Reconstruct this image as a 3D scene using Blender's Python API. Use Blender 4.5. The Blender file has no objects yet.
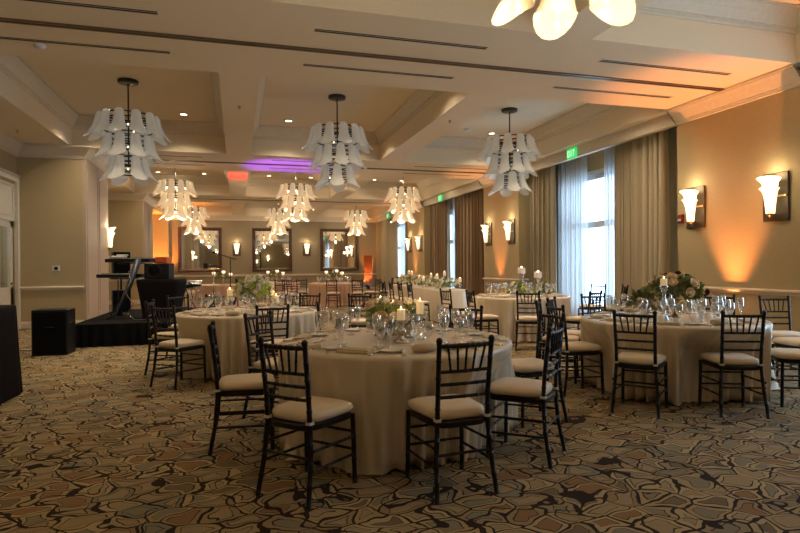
import bpy, math, random
from mathutils import Vector, Matrix
from math import sin, cos, pi, radians as R

# ------------------------------------------------------------------ camera, world, exposure
scene = bpy.context.scene
COL = scene.collection
YAW, ROLL, EYE = 0.2807, 0.0084, 1.345
cam_d = bpy.data.cameras.new('camera'); cam_d.lens = 567.0/800*36; cam_d.sensor_width = 36; cam_d.clip_end = 300
cam = bpy.data.objects.new('camera', cam_d); COL.objects.link(cam)
fw = Vector((sin(YAW), cos(YAW), -0.0007)).normalized()
rt0 = Vector((cos(YAW), -sin(YAW), 0)); up0 = rt0.cross(fw)
rt = rt0*cos(ROLL) - up0*sin(ROLL); up = rt0*sin(ROLL) + up0*cos(ROLL)
m = Matrix((rt, up, -fw)).transposed().to_4x4(); m.translation = (0, 0, EYE)
cam.matrix_world = m
scene.camera = cam

world = bpy.data.worlds.new('daylight'); scene.world = world; world.use_nodes = True
bgn = world.node_tree.nodes['Background']
bgn.inputs[0].default_value = (0.52, 0.74, 1.0, 1); bgn.inputs[1].default_value = 8.0
scene.view_settings.view_transform = 'Standard'; scene.view_settings.look = 'None'
scene.view_settings.gamma = 1; scene.view_settings.use_curve_mapping = False
scene.view_settings.exposure = -0.08

WARM = (1.0, 0.82, 0.60)
P_DOWN = 150      # recessed downlights
P_CHAND = 62     # lit chandeliers
P_SCONCE = 5
P_AMBER = 420

# ------------------------------------------------------------------ helpers
def pt(d, s, z=0.0):
    """plan point from distance along and to the right of the photographer's line"""
    return Vector((d*sin(YAW)+s*cos(YAW), d*cos(YAW)-s*sin(YAW), z))
def ang(fd, fs):
    """heading (rotation about z, local +Y forward) of a plan direction"""
    v = pt(fd, fs); return math.atan2(-v.x, v.y)

class MB:
    def __init__(s): s.v=[]; s.f=[]; s.sm=[]
    def add(s, vs, fs, smooth=False):
        o=len(s.v); s.v += [tuple(v) for v in vs]
        for f in fs: s.f.append([i+o for i in f]); s.sm.append(smooth)
        return s
    def box(s, x0,x1,y0,y1,z0,z1):
        return s.add([(x0,y0,z0),(x1,y0,z0),(x1,y1,z0),(x0,y1,z0),(x0,y0,z1),(x1,y0,z1),(x1,y1,z1),(x0,y1,z1)],
            [(3,2,1,0),(4,5,6,7),(0,1,5,4),(1,2,6,5),(2,3,7,6),(3,0,4,7)])
    def bbox(s, cx,cy,cz,sx,sy,sz,b=0.01):
        """box with bevelled vertical & horizontal edges"""
        hx,hy,hz=sx/2,sy/2,sz/2; rings=[]
        for (ins,z) in ((b,-hz),(b*.3,-hz+b*.3),(0,-hz+b),(0,hz-b),(b*.3,hz-b*.3),(b,hz)):
            ring=[]
            a,c=hx-ins,hy-ins; q=b
            for (px,py) in ((a-q,-c),(a-q*.3,-c+q*.3),(a,-c+q),(a,c-q),(a-q*.3,c-q*.3),(a-q,c),(-a+q,c),(-a+q*.3,c-q*.3),(-a,c-q),(-a,-c+q),(-a+q*.3,-c+q*.3),(-a+q,-c)):
                ring.append((cx+px,cy+py,cz+z))
            rings.append(ring)
        return s.loft(rings, True, True, False)
    def loft(s, rings, cap0=True, cap1=True, smooth=True, closed=True):
        n=len(rings[0]); vs=[v for r in rings for v in r]; fs=[]
        for i in range(len(rings)-1):
            for j in range(n if closed else n-1):
                k=(j+1)%n
                fs.append((i*n+j,i*n+k,(i+1)*n+k,(i+1)*n+j))
        if cap0: fs.append(tuple(reversed(range(n))))
        if cap1: fs.append(tuple(range((len(rings)-1)*n,len(rings)*n)))
        return s.add(vs, fs, smooth)
    def lathe(s, prof, n=20, c=(0,0,0), sx=1, sy=1, caps=False):
        rings=[[(c[0]+r*sx*cos(2*pi*j/n), c[1]+r*sy*sin(2*pi*j/n), c[2]+z) for j in range(n)] for r,z in prof]
        return s.loft(rings, caps, caps)
    def tube(s, pts, rad, n=8, caps=True):
        pts=[Vector(p) for p in pts]
        if not hasattr(rad,'__len__'): rad=[rad]*len(pts)
        rings=[]; ref=None
        for i,p in enumerate(pts):
            t=(pts[min(i+1,len(pts)-1)]-pts[max(i-1,0)]).normalized()
            if ref is None:
                ref=Vector((1,0,0)) if abs(t.x)<.8 else Vector((0,1,0))
            a=(ref-t*ref.dot(t)).normalized(); b=t.cross(a); ref=a
            rings.append([p+(a*cos(2*pi*j/n)+b*sin(2*pi*j/n))*rad[i] for j in range(n)])
        return s.loft(rings, caps, caps)
    def bamboo(s, p0, p1, r, step=0.085, n=8, finial=0):
        p0=Vector(p0); p1=Vector(p1); L=(p1-p0).length; k=max(2,int(L/step)); pts=[]; rad=[]
        for i in range(k+1):
            t=i/k
            for dt,rr in ((-.007/L,r),(0,r*1.28),(.007/L,r)):
                tt=t+dt
                if 0<=tt<=1: pts.append(p0.lerp(p1,tt)); rad.append(rr)
        return s.tube(pts, rad, n)
    def build(s, name, mat=None, parent=None, loc=None, rz=0):
        me=bpy.data.meshes.new(name); me.from_pydata(s.v,[],s.f)
        me.polygons.foreach_set('use_smooth', s.sm); me.update()
        if mat is not None: me.materials.append(mat)
        o=bpy.data.objects.new(name, me); COL.objects.link(o)
        if parent is not None: o.parent=parent
        if loc is not None: o.location=loc
        if rz: o.rotation_euler.z=rz
        return o
def tag(o, label=None, cat=None, group=None, kind=None):
    if label: o['label']=label
    if cat: o['category']=cat
    if group: o['group']=group
    if kind: o['kind']=kind
    return o
def struct(o): o['kind']='structure'; return o
def empty(name, loc=(0,0,0), rz=0):
    o=bpy.data.objects.new(name,None); COL.objects.link(o); o.location=loc; o.rotation_euler.z=rz
    o.empty_display_size=.1; return o
def dup(root, loc, rz=0, label=None, group=None, scale=None):
    def cp(o, par):
        c=o.copy(); COL.objects.link(c)
        if par is not None: c.parent=par
        for ch in list(o.children): cp(ch,c)
        return c
    c=cp(root,None); c.location=loc; c.rotation_euler.z=rz
    if label: c['label']=label
    if group: c['group']=group
    if scale: c.scale=(scale,)*3
    return c
def sweep(path, prof, closed=False):
    """mitred moulding: path in plan (list of (x,y)), profile (offset to the left of travel, z)"""
    P=[Vector(p) for p in path]; n=len(P); rings=[]
    for i,p in enumerate(P):
        d0=(p-P[i-1]).normalized() if (i>0 or closed) else None
        d1=(P[(i+1)%n]-p).normalized() if (i<n-1 or closed) else None
        if d0 is None: d0=d1
        if d1 is None: d1=d0
        n0=Vector((-d0.y,d0.x)); n1=Vector((-d1.y,d1.x)); mm=(n0+n1).normalized(); k=1/max(.2,mm.dot(n0))
        rings.append([(p.x+mm.x*k*o, p.y+mm.y*k*o, z) for o,z in prof])
    if closed: rings.append(rings[0])
    mb=MB(); mb.loft(rings, not closed, not closed, False); return mb

# ------------------------------------------------------------------ materials
def srgb(r,g,b):
    f=lambda c:(c/255/12.92 if c/255<=.04045 else ((c/255+.055)/1.055)**2.4)
    return (f(r),f(g),f(b),1)
def mat(name, col, rough=.6, metal=0, spec=.5, emit=None, es=0, sheen=0, bump=None):
    m_=bpy.data.materials.new(name); m_.use_nodes=True; nt=m_.node_tree; b=nt.nodes['Principled BSDF']
    b.inputs['Base Color'].default_value=col; b.inputs['Roughness'].default_value=rough
    b.inputs['Metallic'].default_value=metal; b.inputs['Specular IOR Level'].default_value=spec
    if emit: b.inputs['Emission Color'].default_value=emit; b.inputs['Emission Strength'].default_value=es
    if sheen: b.inputs['Sheen Weight'].default_value=sheen
    # a little procedural variation on everything
    tc=nt.nodes.new('ShaderNodeTexCoord'); nz=nt.nodes.new('ShaderNodeTexNoise'); nz.inputs['Scale'].default_value=(bump or (14,.04))[0]
    nt.links.new(tc.outputs['Object'], nz.inputs['Vector'])
    mx=nt.nodes.new('ShaderNodeMix'); mx.data_type='RGBA'; mx.blend_type='MULTIPLY'; mx.inputs[0].default_value=.18
    mx.inputs[6].default_value=col; nt.links.new(nz.outputs['Fac'], mx.inputs[7]); nt.links.new(mx.outputs[2], b.inputs['Base Color'])
    if bump:
        bp=nt.nodes.new('ShaderNodeBump'); bp.inputs['Strength'].default_value=bump[1]; bp.inputs['Distance'].default_value=.01
        nt.links.new(nz.outputs['Fac'], bp.inputs['Height']); nt.links.new(bp.outputs[0], b.inputs['Normal'])
    return m_
M={}
def wallpaper():
    m_=mat('linen_wallpaper', srgb(178,160,122), .8, spec=.25); nt=m_.node_tree; b=nt.nodes['Principled BSDF']
    tc=nt.nodes.new('ShaderNodeTexCoord'); mp=nt.nodes.new('ShaderNodeMapping'); mp.inputs['Scale'].default_value=(8,8,160)
    n1=nt.nodes.new('ShaderNodeTexNoise'); n1.inputs['Scale'].default_value=2.0
    mp2=nt.nodes.new('ShaderNodeMapping'); mp2.inputs['Scale'].default_value=(160,160,8)
    n2=nt.nodes.new('ShaderNodeTexNoise'); n2.inputs['Scale'].default_value=2.0
    nt.links.new(tc.outputs['Object'],mp.inputs[0]); nt.links.new(tc.outputs['Object'],mp2.inputs[0])
    nt.links.new(mp.outputs[0],n1.inputs['Vector']); nt.links.new(mp2.outputs[0],n2.inputs['Vector'])
    ad=nt.nodes.new('ShaderNodeMath'); ad.operation='ADD'; nt.links.new(n1.outputs['Fac'],ad.inputs[0]); nt.links.new(n2.outputs['Fac'],ad.inputs[1])
    cr=nt.nodes.new('ShaderNodeValToRGB'); cr.color_ramp.elements[0].position=.3; cr.color_ramp.elements[1].position=.75
    ml=nt.nodes.new('ShaderNodeMath'); ml.operation='MULTIPLY'; ml.inputs[1].default_value=.5
    nt.links.new(ad.outputs[0],ml.inputs[0]); nt.links.new(ml.outputs[0],cr.inputs[0])
    cr.color_ramp.elements[0].color=srgb(168,151,114); cr.color_ramp.elements[1].color=srgb(190,173,136)
    nt.links.new(cr.outputs[0], b.inputs['Base Color'])
    return m_
M['wall']=wallpaper()
M['endwall']=mat('end_wallpaper', srgb(152,138,114), .8, spec=.2, bump=(80,.05))
M['ceil']=mat('ceiling_paint', srgb(236,220,192), .85, spec=.2, bump=(60,.08))
M['trim']=mat('trim_paint', srgb(218,206,184), .5)
M['pilaster']=mat('pilaster_paint', srgb(186,168,146), .6)
M['whitepaint']=mat('door_paint', srgb(226,218,202), .45)
M['wood']=mat('dark_mahogany', srgb(22,11,9), .34, spec=.35, bump=(30,.05))
M['cushion']=mat('ivory_cushion', srgb(232,208,172), .75, sheen=.2, bump=(200,.15))
M['strap']=mat('cushion_strap', srgb(225,215,195), .8)
def cloth_mat(name, col):
    m_=mat(name, col, .36, spec=.55, bump=(420,.05)); return m_
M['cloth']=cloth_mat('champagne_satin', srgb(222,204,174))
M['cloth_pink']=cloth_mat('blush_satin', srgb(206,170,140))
M['napkin']=mat('napkin_linen', srgb(205,184,148), .8, bump=(300,.1))
M['napkin_white']=mat('white_linen', srgb(235,232,225), .8, bump=(300,.1))
M['china']=mat('white_china', srgb(236,230,218), .12)
M['silver']=mat('polished_silver', (.82,.80,.76,1), .16, metal=1)
M['mercury']=mat('mercury_glass', (.62,.58,.50,1), .22, metal=.9, bump=(60,.35))
M['gold']=mat('antique_gold', (.55,.36,.14,1), .3, metal=1)
M['bronze']=mat('aged_bronze', (.11,.085,.055,1), .5, metal=.7)
M['darkbronze']=mat('dark_bronze', (.05,.038,.024,1), .5, metal=.5)
M['darkmetal']=mat('dark_metal', (.05,.045,.04,1), .4, metal=.8)
M['chrome']=mat('chrome', (.7,.7,.72,1), .15, metal=1)
M['black']=mat('black_plastic', (.005,.005,.006,1), .5, spec=.3)
M['blackgrille']=mat('speaker_grille', (.005,.005,.0055,1), .9, spec=.1, bump=(400,.5))
M['blackcloth']=mat('black_stage_cloth', (.005,.005,.005,1), .9, spec=.1, bump=(200,.1))
M['purplecloth']=mat('aubergine_cloth', srgb(18,12,15), .85, spec=.15)
M['deck']=mat('stage_carpet', (.007,.0065,.0065,1), .95, spec=.1, bump=(150,.3))
M['orange']=mat('orange_tolex', srgb(214,92,30), .5)
M['blue']=mat('blue_panel', srgb(70,110,170), .4)
M['steelblue']=mat('anodised_column', (.09,.11,.15,1), .35, metal=.6)
M['white']=mat('white_plastic', (.75,.75,.73,1), .4)
M['paper']=mat('sheet_paper', (.8,.77,.7,1), .8)
M['red']=mat('red_alarm', srgb(120,20,18), .4)
M['wax']=mat('ivory_wax', srgb(240,220,180), .5, emit=(1,.62,.28,1), es=.35)
M['flame']=mat('candle_flame', (1,.8,.5,1), .5, emit=(1,.72,.35,1), es=14)
M['leaf']=mat('leaf_green', srgb(140,156,92), .5, bump=(25,.2))
M['leafdark']=mat('leaf_dark', srgb(128,132,74), .5, bump=(25,.2))
M['lime']=mat('hydrangea_lime', srgb(206,222,104), .6)
M['petal']=mat('ivory_petal', srgb(248,240,218), .6, sheen=.2)
M['petalpeach']=mat('peach_petal', srgb(244,220,182), .6, sheen=.2)
M['wine']=mat('burgundy_petal', srgb(70,18,20), .6)
M['frame']=mat('walnut_frame', srgb(74,44,26), .35, bump=(30,.1))
M['slot']=mat('slot_metal', srgb(58,44,30), .6)
M['track']=mat('partition_track', srgb(120,100,74), .4, metal=.4)
M['disc']=mat('downlight_lens', (1,.9,.7,1), .5, emit=(1,.86,.62,1), es=7)
M['shade_off_glow']=mat('frosted_shade_brightened', srgb(214,210,196), .22, emit=(1,.95,.85,1), es=.10, bump=(40,.1))  # chandelier is unlit; faint emission only brightens its shades
M['shade_on']=mat('frosted_shade_lit', srgb(240,222,184), .25, emit=(1,.76,.48,1), es=.34, bump=(40,.1))
M['shade_low']=mat('frosted_shade_dim', srgb(236,216,176), .12, emit=(1,.72,.42,1), es=.30)
for k_ in ('shade_off_glow','shade_low'):
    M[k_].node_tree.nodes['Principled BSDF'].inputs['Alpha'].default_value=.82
M['sconce']=mat('alabaster_glass', (1,.92,.75,1), .3, emit=(1,.80,.50,1), es=1.5)
M['bulb']=mat('bulb_glow', (1,.9,.7,1), .5, emit=(1,.85,.6,1), es=5)
M['bulb_hot']=mat('bulb_glow_hot', (1,.9,.7,1), .5, emit=(1,.80,.5,1), es=7)
M['amber']=mat('amber_lens', (1,.4,.1,1), .3, emit=(1,.35,.05,1), es=20)
M['violet']=mat('violet_lens', (.5,.1,1,1), .3, emit=(.4,.08,1,1), es=20)
M['exit']=mat('exit_green', srgb(60,220,110), .4, emit=(.10,1,.28,1), es=.55)
M['exitletter']=mat('exit_letter', srgb(220,255,225), .4, emit=(.7,1,.75,1), es=.8)
M['mirror']=mat('mirror_glass', (.86,.86,.84,1), .02, metal=1)
M['drape']=mat('khaki_drape', srgb(182,169,140), .7, sheen=.25, bump=(120,.1))
M['drape_warm_light']=mat('khaki_drape_warm_light', srgb(146,122,92), .7, sheen=.25, bump=(120,.1))  # copy of the khaki drape, warm lighting put into its browner colour
M['woodpanel']=mat('wood_panel', srgb(112,70,44), .5, bump=(12,.2))
M['frosted_votive']=mat('frosted_votive', srgb(235,225,215), .3, emit=(1,.7,.45,1), es=.10)
M['cream_lamp']=mat('cream_glow', srgb(235,225,215), .3, emit=(1,.75,.5,1), es=1.5)
M['snowglass']=mat('window_vinyl', srgb(225,228,230), .5)

def glass(name, tint=(1,1,1,1), base=.06, k=.75):
    m_=bpy.data.materials.new(name); m_.use_nodes=True; nt=m_.node_tree; nt.nodes.clear()
    out=nt.nodes.new('ShaderNodeOutputMaterial'); mx=nt.nodes.new('ShaderNodeMixShader'); tr=nt.nodes.new('ShaderNodeBsdfTransparent'); gl=nt.nodes.new('ShaderNodeBsdfGlossy')
    tr.inputs[0].default_value=tint; gl.inputs['Roughness'].default_value=.05; gl.inputs[0].default_value=(1,1,1,1)
    lw=nt.nodes.new('ShaderNodeLayerWeight'); lw.inputs[0].default_value=.35
    ma=nt.nodes.new('ShaderNodeMath'); ma.operation='MULTIPLY_ADD'; ma.inputs[1].default_value=k; ma.inputs[2].default_value=base
    nt.links.new(lw.outputs['Facing'],ma.inputs[0]); nt.links.new(ma.outputs[0],mx.inputs[0])
    nt.links.new(tr.outputs[0],mx.inputs[1]); nt.links.new(gl.outputs[0],mx.inputs[2]); nt.links.new(mx.outputs[0],out.inputs[0])
    return m_
M['glass']=glass('clear_glass', (.96,.97,.96,1), .16, .95)
M['pane']=glass('window_pane', (.97,.99,1,1), .03, .3)
M['darkglass']=mat('dark_bottle', (.01,.02,.012,1), .08)
def sheer():
    m_=bpy.data.materials.new('sheer_voile'); m_.use_nodes=True; nt=m_.node_tree; nt.nodes.clear()
    out=nt.nodes.new('ShaderNodeOutputMaterial'); mx=nt.nodes.new('ShaderNodeMixShader'); tr=nt.nodes.new('ShaderNodeBsdfTransparent')
    m2=nt.nodes.new('ShaderNodeMixShader'); tl=nt.nodes.new('ShaderNodeBsdfTranslucent'); df=nt.nodes.new('ShaderNodeBsdfDiffuse')
    tl.inputs[0].default_value=(.62,.64,.66,1); df.inputs[0].default_value=(.75,.74,.70,1)
    tc=nt.nodes.new('ShaderNodeTexCoord'); nz=nt.nodes.new('ShaderNodeTexNoise'); nz.inputs['Scale'].default_value=40
    mr=nt.nodes.new('ShaderNodeMapRange'); mr.inputs['To Min'].default_value=.62; mr.inputs['To Max'].default_value=.85
    nt.links.new(tc.outputs['Object'],nz.inputs['Vector']); nt.links.new(nz.outputs['Fac'],mr.inputs[0]); nt.links.new(mr.outputs[0],mx.inputs[0])
    m2.inputs[0].default_value=.4
    nt.links.new(tl.outputs[0],m2.inputs[1]); nt.links.new(df.outputs[0],m2.inputs[2])
    nt.links.new(tr.outputs[0],mx.inputs[1]); nt.links.new(m2.outputs[0],mx.inputs[2]); nt.links.new(mx.outputs[0],out.inputs[0])
    return m_
M['sheer']=sheer()

def carpet():
    m_=bpy.data.materials.new('figured_carpet'); m_.use_nodes=True; nt=m_.node_tree; b=nt.nodes['Principled BSDF']
    N=nt.nodes.new; L=nt.links.new
    b.inputs['Roughness'].default_value=.95; b.inputs['Specular IOR Level'].default_value=.1
    tc=N('ShaderNodeTexCoord')
    nz=N('ShaderNodeTexNoise'); nz.inputs['Scale'].default_value=4.2; nz.inputs['Detail'].default_value=1.5
    L(tc.outputs['Object'],nz.inputs['Vector'])
    sub=N('ShaderNodeVectorMath'); sub.operation='SUBTRACT'; sub.inputs[1].default_value=(.5,.5,.5); L(nz.outputs['Color'],sub.inputs[0])
    sc=N('ShaderNodeVectorMath'); sc.operation='SCALE'; sc.inputs['Scale'].default_value=.26; L(sub.outputs[0],sc.inputs[0])
    ad=N('ShaderNodeVectorMath'); ad.operation='ADD'; L(tc.outputs['Object'],ad.inputs[0]); L(sc.outputs[0],ad.inputs[1])
    mp=N('ShaderNodeMapping'); mp.inputs['Scale'].default_value=(4.9,6.9,0.0); mp.inputs['Rotation'].default_value=(0,0,R(-20)); L(ad.outputs[0],mp.inputs[0])
    def vor(feat,scale=1.0):
        v=N('ShaderNodeTexVoronoi'); v.voronoi_dimensions='2D'; v.feature=feat; v.inputs['Scale'].default_value=scale; v.inputs['Randomness'].default_value=.62
        L(mp.outputs[0],v.inputs['Vector']); return v
    ve=vor('DISTANCE_TO_EDGE'); vc=vor('F1')
    # cell colours
    sep=N('ShaderNodeSeparateColor'); L(vc.outputs['Color'],sep.inputs[0])
    cr=N('ShaderNodeValToRGB'); cr.color_ramp.interpolation='CONSTANT'; e=cr.color_ramp.elements
    e[0].position=0; e[0].color=srgb(184,160,116); e[1].position=.30; e[1].color=srgb(196,172,128)
    for p_,c_ in ((.56,srgb(168,146,110)),(.84,srgb(150,142,118)),(.95,srgb(164,136,100))):
        q=e.new(p_); q.color=c_
    L(sep.outputs[0],cr.inputs[0])
    # inner shape: rings of distance to edge inside some cells
    in1=N('ShaderNodeValToRGB'); in1.color_ramp.interpolation='LINEAR'; e=in1.color_ramp.elements
    e[0].position=.20; e[0].color=(0,0,0,1); e[1].position=.225; e[1].color=(1,1,1,1)
    L(ve.outputs['Distance'],in1.inputs[0])
    cin=N('ShaderNodeValToRGB'); cin.color_ramp.interpolation='CONSTANT'; e=cin.color_ramp.elements
    e[0].position=0; e[0].color=srgb(150,140,116); e[1].position=.2; e[1].color=srgb(176,154,118)
    q=e.new(.7); q.color=srgb(158,122,84); q=e.new(.88); q.color=srgb(132,116,88)
    L(sep.outputs[1],cin.inputs[0])
    mi=N('ShaderNodeMix'); mi.data_type='RGBA'; L(in1.outputs[0],mi.inputs[0]); L(cr.outputs[0],mi.inputs[6]); L(cin.outputs[0],mi.inputs[7])
    # dark outlines, thickness varying
    n2=N('ShaderNodeTexNoise'); n2.inputs['Scale'].default_value=5; n2.inputs['Detail'].default_value=2; L(tc.outputs['Object'],n2.inputs['Vector'])
    th=N('ShaderNodeMapRange'); th.inputs['From Min'].default_value=.3; th.inputs['From Max'].default_value=.7; th.inputs['To Min'].default_value=.02; th.inputs['To Max'].default_value=.070
    L(n2.outputs['Fac'],th.inputs[0])
    lt=N('ShaderNodeMath'); lt.operation='LESS_THAN'; L(ve.outputs['Distance'],lt.inputs[0]); L(th.outputs[0],lt.inputs[1])
    # inner outline
    sb=N('ShaderNodeMath'); sb.operation='SUBTRACT'; L(ve.outputs['Distance'],sb.inputs[0]); sb.inputs[1].default_value=.205
    ab=N('ShaderNodeMath'); ab.operation='ABSOLUTE'; L(sb.outputs[0],ab.inputs[0])
    t2=N('ShaderNodeMath'); t2.operation='MULTIPLY'; L(th.outputs[0],t2.inputs[0]); t2.inputs[1].default_value=.33
    l2=N('ShaderNodeMath'); l2.operation='LESS_THAN'; L(ab.outputs[0],l2.inputs[0]); L(t2.outputs[0],l2.inputs[1])
    # long stray veins
    n3=N('ShaderNodeTexNoise'); n3.inputs['Scale'].default_value=2.1; n3.inputs['Detail'].default_value=1; L(ad.outputs[0],n3.inputs['Vector'])
    s3=N('ShaderNodeMath'); s3.operation='SUBTRACT'; s3.inputs[1].default_value=.5; L(n3.outputs['Fac'],s3.inputs[0])
    a3=N('ShaderNodeMath'); a3.operation='ABSOLUTE'; L(s3.outputs[0],a3.inputs[0])
    l3=N('ShaderNodeMath'); l3.operation='LESS_THAN'; l3.inputs[1].default_value=.008; L(a3.outputs[0],l3.inputs[0])
    mxm=N('ShaderNodeMath'); mxm.operation='MAXIMUM'; L(lt.outputs[0],mxm.inputs[0]); L(l2.outputs[0],mxm.inputs[1])
    mx3=N('ShaderNodeMath'); mx3.operation='MAXIMUM'; L(mxm.outputs[0],mx3.inputs[0]); L(l3.outputs[0],mx3.inputs[1])
    fin=N('ShaderNodeMix'); fin.data_type='RGBA'; L(mx3.outputs[0],fin.inputs[0]); L(mi.outputs[2],fin.inputs[6]); fin.inputs[7].default_value=srgb(56,44,36)
    # pile
    n4=N('ShaderNodeTexNoise'); n4.inputs['Scale'].default_value=220; L(tc.outputs['Object'],n4.inputs['Vector'])
    pm=N('ShaderNodeMix'); pm.data_type='RGBA'; pm.blend_type='MULTIPLY'; pm.inputs[0].default_value=.5; L(fin.outputs[2],pm.inputs[6]); L(n4.outputs['Color'],pm.inputs[7])
    g=N('ShaderNodeMix'); g.data_type='RGBA'; g.inputs[0].default_value=.0; L(pm.outputs[2],b.inputs['Base Color'])
    bp=N('ShaderNodeBump'); bp.inputs['Strength'].default_value=.25; bp.inputs['Distance'].default_value=.01; L(n4.outputs['Fac'],bp.inputs['Height']); L(bp.outputs[0],b.inputs['Normal'])
    return m_
M['carpet']=carpet()

# ------------------------------------------------------------------ room shell
XR, XL = 7.8, -3.41          # pier faces
XRB, XLB = 8.40, -4.75       # recess backs
YE, YB = 32.0, -8.7          # end wall, wall behind the photographer
ZS, ZT = EYE+2.82, EYE+3.53  # soffit, coffer ceiling
BAYS = [(-8.5,-2.5),(0.1,6.15),(8.6,14.7),(17.1,23.25),(25.7,31.8)]
PIERS = [(-2.5,0.1),(6.15,8.6),(14.7,17.1),(23.25,25.7)]
COFX = [(-3.64,-.22),(.36,3.71),(4.30,7.62)]
struct(MB().box(XLB-.6,XRB+.6,YB-.5,YE+.5,-.2,0).build('floor',M['carpet']))
c=MB()
c.box(XLB-.6,XRB+.6,YB-.5,YE+.5,ZT,ZT+.2)
ys=[YB-.2]+[v for b in BAYS for v in b]+[YE+.3]
for i in range(0,len(ys),2): c.box(XLB-.6,XRB+.6,ys[i],ys[i+1],ZS,ZT)
xs=[XLB-.6]+[v for b in COFX for v in b]+[XRB+.6]
for (y0,y1) in BAYS:
    for i in range(0,len(xs),2): c.box(xs[i],xs[i+1],y0,y1,ZS,ZT)
struct(c.build('ceiling',M['ceil']))
# coffer crown mouldings
CPROF=[(0,-.30),(.02,-.30),(.03,-.285),(.03,-.25),(.05,-.25),(.05,-.21),(.07,-.17),(.11,-.13),(.13,-.12),(.13,-.10),(.155,-.08),(.17,-.05),(.17,-.03),(.21,-.03),(.21,0)]
n=1
tr=MB()
for (y0,y1) in BAYS:
    for (x0,x1) in COFX:
        mb=sweep([(x0,y0),(x1,y0),(x1,y1),(x0,y1)],[(o,ZT+z) for o,z in CPROF],True); tr.add(mb.v,mb.f)
struct(tr.build('trim_1',M['trim']))

def strips(axis, fixed0, fixed1, segs):
    pass
# right wall : piers and recess back with window openings
WIN=[(2.2,5.7),(9.75,13.35),(18.6,22.0),(27.2,30.4)]   # window y ranges
WTOP=3.53
w=MB()
for (y0,y1) in PIERS: w.box(XR,XRB+.3,y0,y1,0,ZS)
w.box(XR,XRB+.3,YB-.2,BAYS[0][0],0,ZS); w.box(XR,XRB+.3,BAYS[-1][1],YE+.2,0,ZS)
for k,(y0,y1) in enumerate(BAYS):
    if k<1: w.box(XRB,XRB+.3,y0,y1,0,ZS); continue
    a,b_=WIN[k-1]
    w.box(XRB,XRB+.3,y0,a,0,ZS); w.box(XRB,XRB+.3,b_,y1,0,ZS); w.box(XRB,XRB+.3,a,b_,WTOP,ZS)
struct(w.build('wall_right',M['wall']))
# headers over the bays (pelmet fascia)
h=MB()
for (y0,y1) in BAYS: h.box(XR,XR+.12,y0,y1,EYE+2.57,ZS)
struct(h.build('trim_2',M['trim']))
w=MB()
for (y0,y1) in PIERS: w.box(XLB-.3,XL,y0,y1,0,ZS)
w.box(XLB-.3,XL,YB-.2,BAYS[0][0],0,ZS); w.box(XLB-.3,XL+.0,BAYS[-1][1],YE+.2,0,ZS)
DY0,DY1,DZ=13.05,14.6,3.30
for k,(y0,y1) in enumerate(BAYS):
    if k==2:
        w.box(XLB-.3,XLB,y0,DY0,0,ZS); w.box(XLB-.3,XLB,DY1,y1,0,ZS); w.box(XLB-.3,XLB,DY0,DY1,DZ-.05,ZS)
    else: w.box(XLB-.3,XLB,y0,y1,0,ZS)
struct(w.build('wall_left',M['wall']))
ALX0,ALX1,ALZ=7.05,7.6,1.98   # lit doorway in the end wall
w=MB(); w.box(XLB-.3,ALX0,YE,YE+.25,0,ZS); w.box(ALX1,XRB+.3,YE,YE+.25,0,ZS); w.box(ALX0,ALX1,YE,YE+.25,ALZ,ZS)
struct(w.build('wall_back',M['endwall']))
w=MB().box(ALX0-.3,ALX1+.3,YE+1.1,YE+1.2,0,2.4); w.box(ALX0-.35,ALX0-.3,YE+.25,YE+1.2,0,2.4); w.box(ALX1+.3,ALX1+.35,YE+.25,YE+1.2,0,2.4); w.box(ALX0-.35,ALX1+.35,YE+.25,YE+1.2,2.4,2.45)
struct(w.build('wall_alcove',M['woodpanel']))
struct(MB().box(XLB-.3,XRB+.3,YB-.25,YB,0,ZS).build('wall_front',M['wall']))
w=MB(); vx=XLB-.3
w.box(vx-2.0,vx-1.9,11.8,16.2,0,3.4); w.box(vx-2.0,vx,11.7,11.8,0,3.4); w.box(vx-2.0,vx,16.2,16.3,0,3.4); w.box(vx-2.0,vx,11.7,16.3,3.3,3.4); w.box(vx-2.0,vx,11.7,16.3,-.1,0)
struct(w.build('wall_door_box_added',M['trim']))  # closed box added behind the door so its pane stays dim

# wall crown, chair rail, baseboard
WPROF=[(0,-.28),(.02,-.28),(.03,-.27),(.03,-.235),(.05,-.235),(.05,-.20),(.065,-.165),(.10,-.13),(.125,-.12),(.125,-.10),(.155,-.09),(.185,-.06),(.195,-.05),(.195,-.03),(.225,-.03),(.225,0)]
RPROF=[(0,-.04),(.015,-.04),(.02,-.01),(.045,0),(.05,.02),(.045,.035),(.02,.045),(0,.05)]
BPROF=[(0,0),(.02,0),(.02,.11),(.014,.13),(.008,.15),(0,.155)]
cr=MB(); rl=MB(); bs=MB()
def runs(path, crown=True):
    if crown:
        mb=sweep(path,[(o,ZS+z-.0005) for o,z in WPROF]); cr.add(mb.v,mb.f)
    mb=sweep(path,[(o,.90+z) for o,z in RPROF]); rl.add(mb.v,mb.f)
    mb=sweep(path,[(o,z+.001) for o,z in BPROF]); bs.add(mb.v,mb.f)
def runs_part(path, c_,r_,b_):
    if c_: mb=sweep(path,[(o,ZS+z-.0005) for o,z in WPROF]); cr.add(mb.v,mb.f)
    if r_: mb=sweep(path,[(o,.90+z) for o,z in RPROF]); rl.add(mb.v,mb.f)
    if b_: mb=sweep(path,[(o,z+.001) for o,z in BPROF]); bs.add(mb.v,mb.f)
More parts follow.
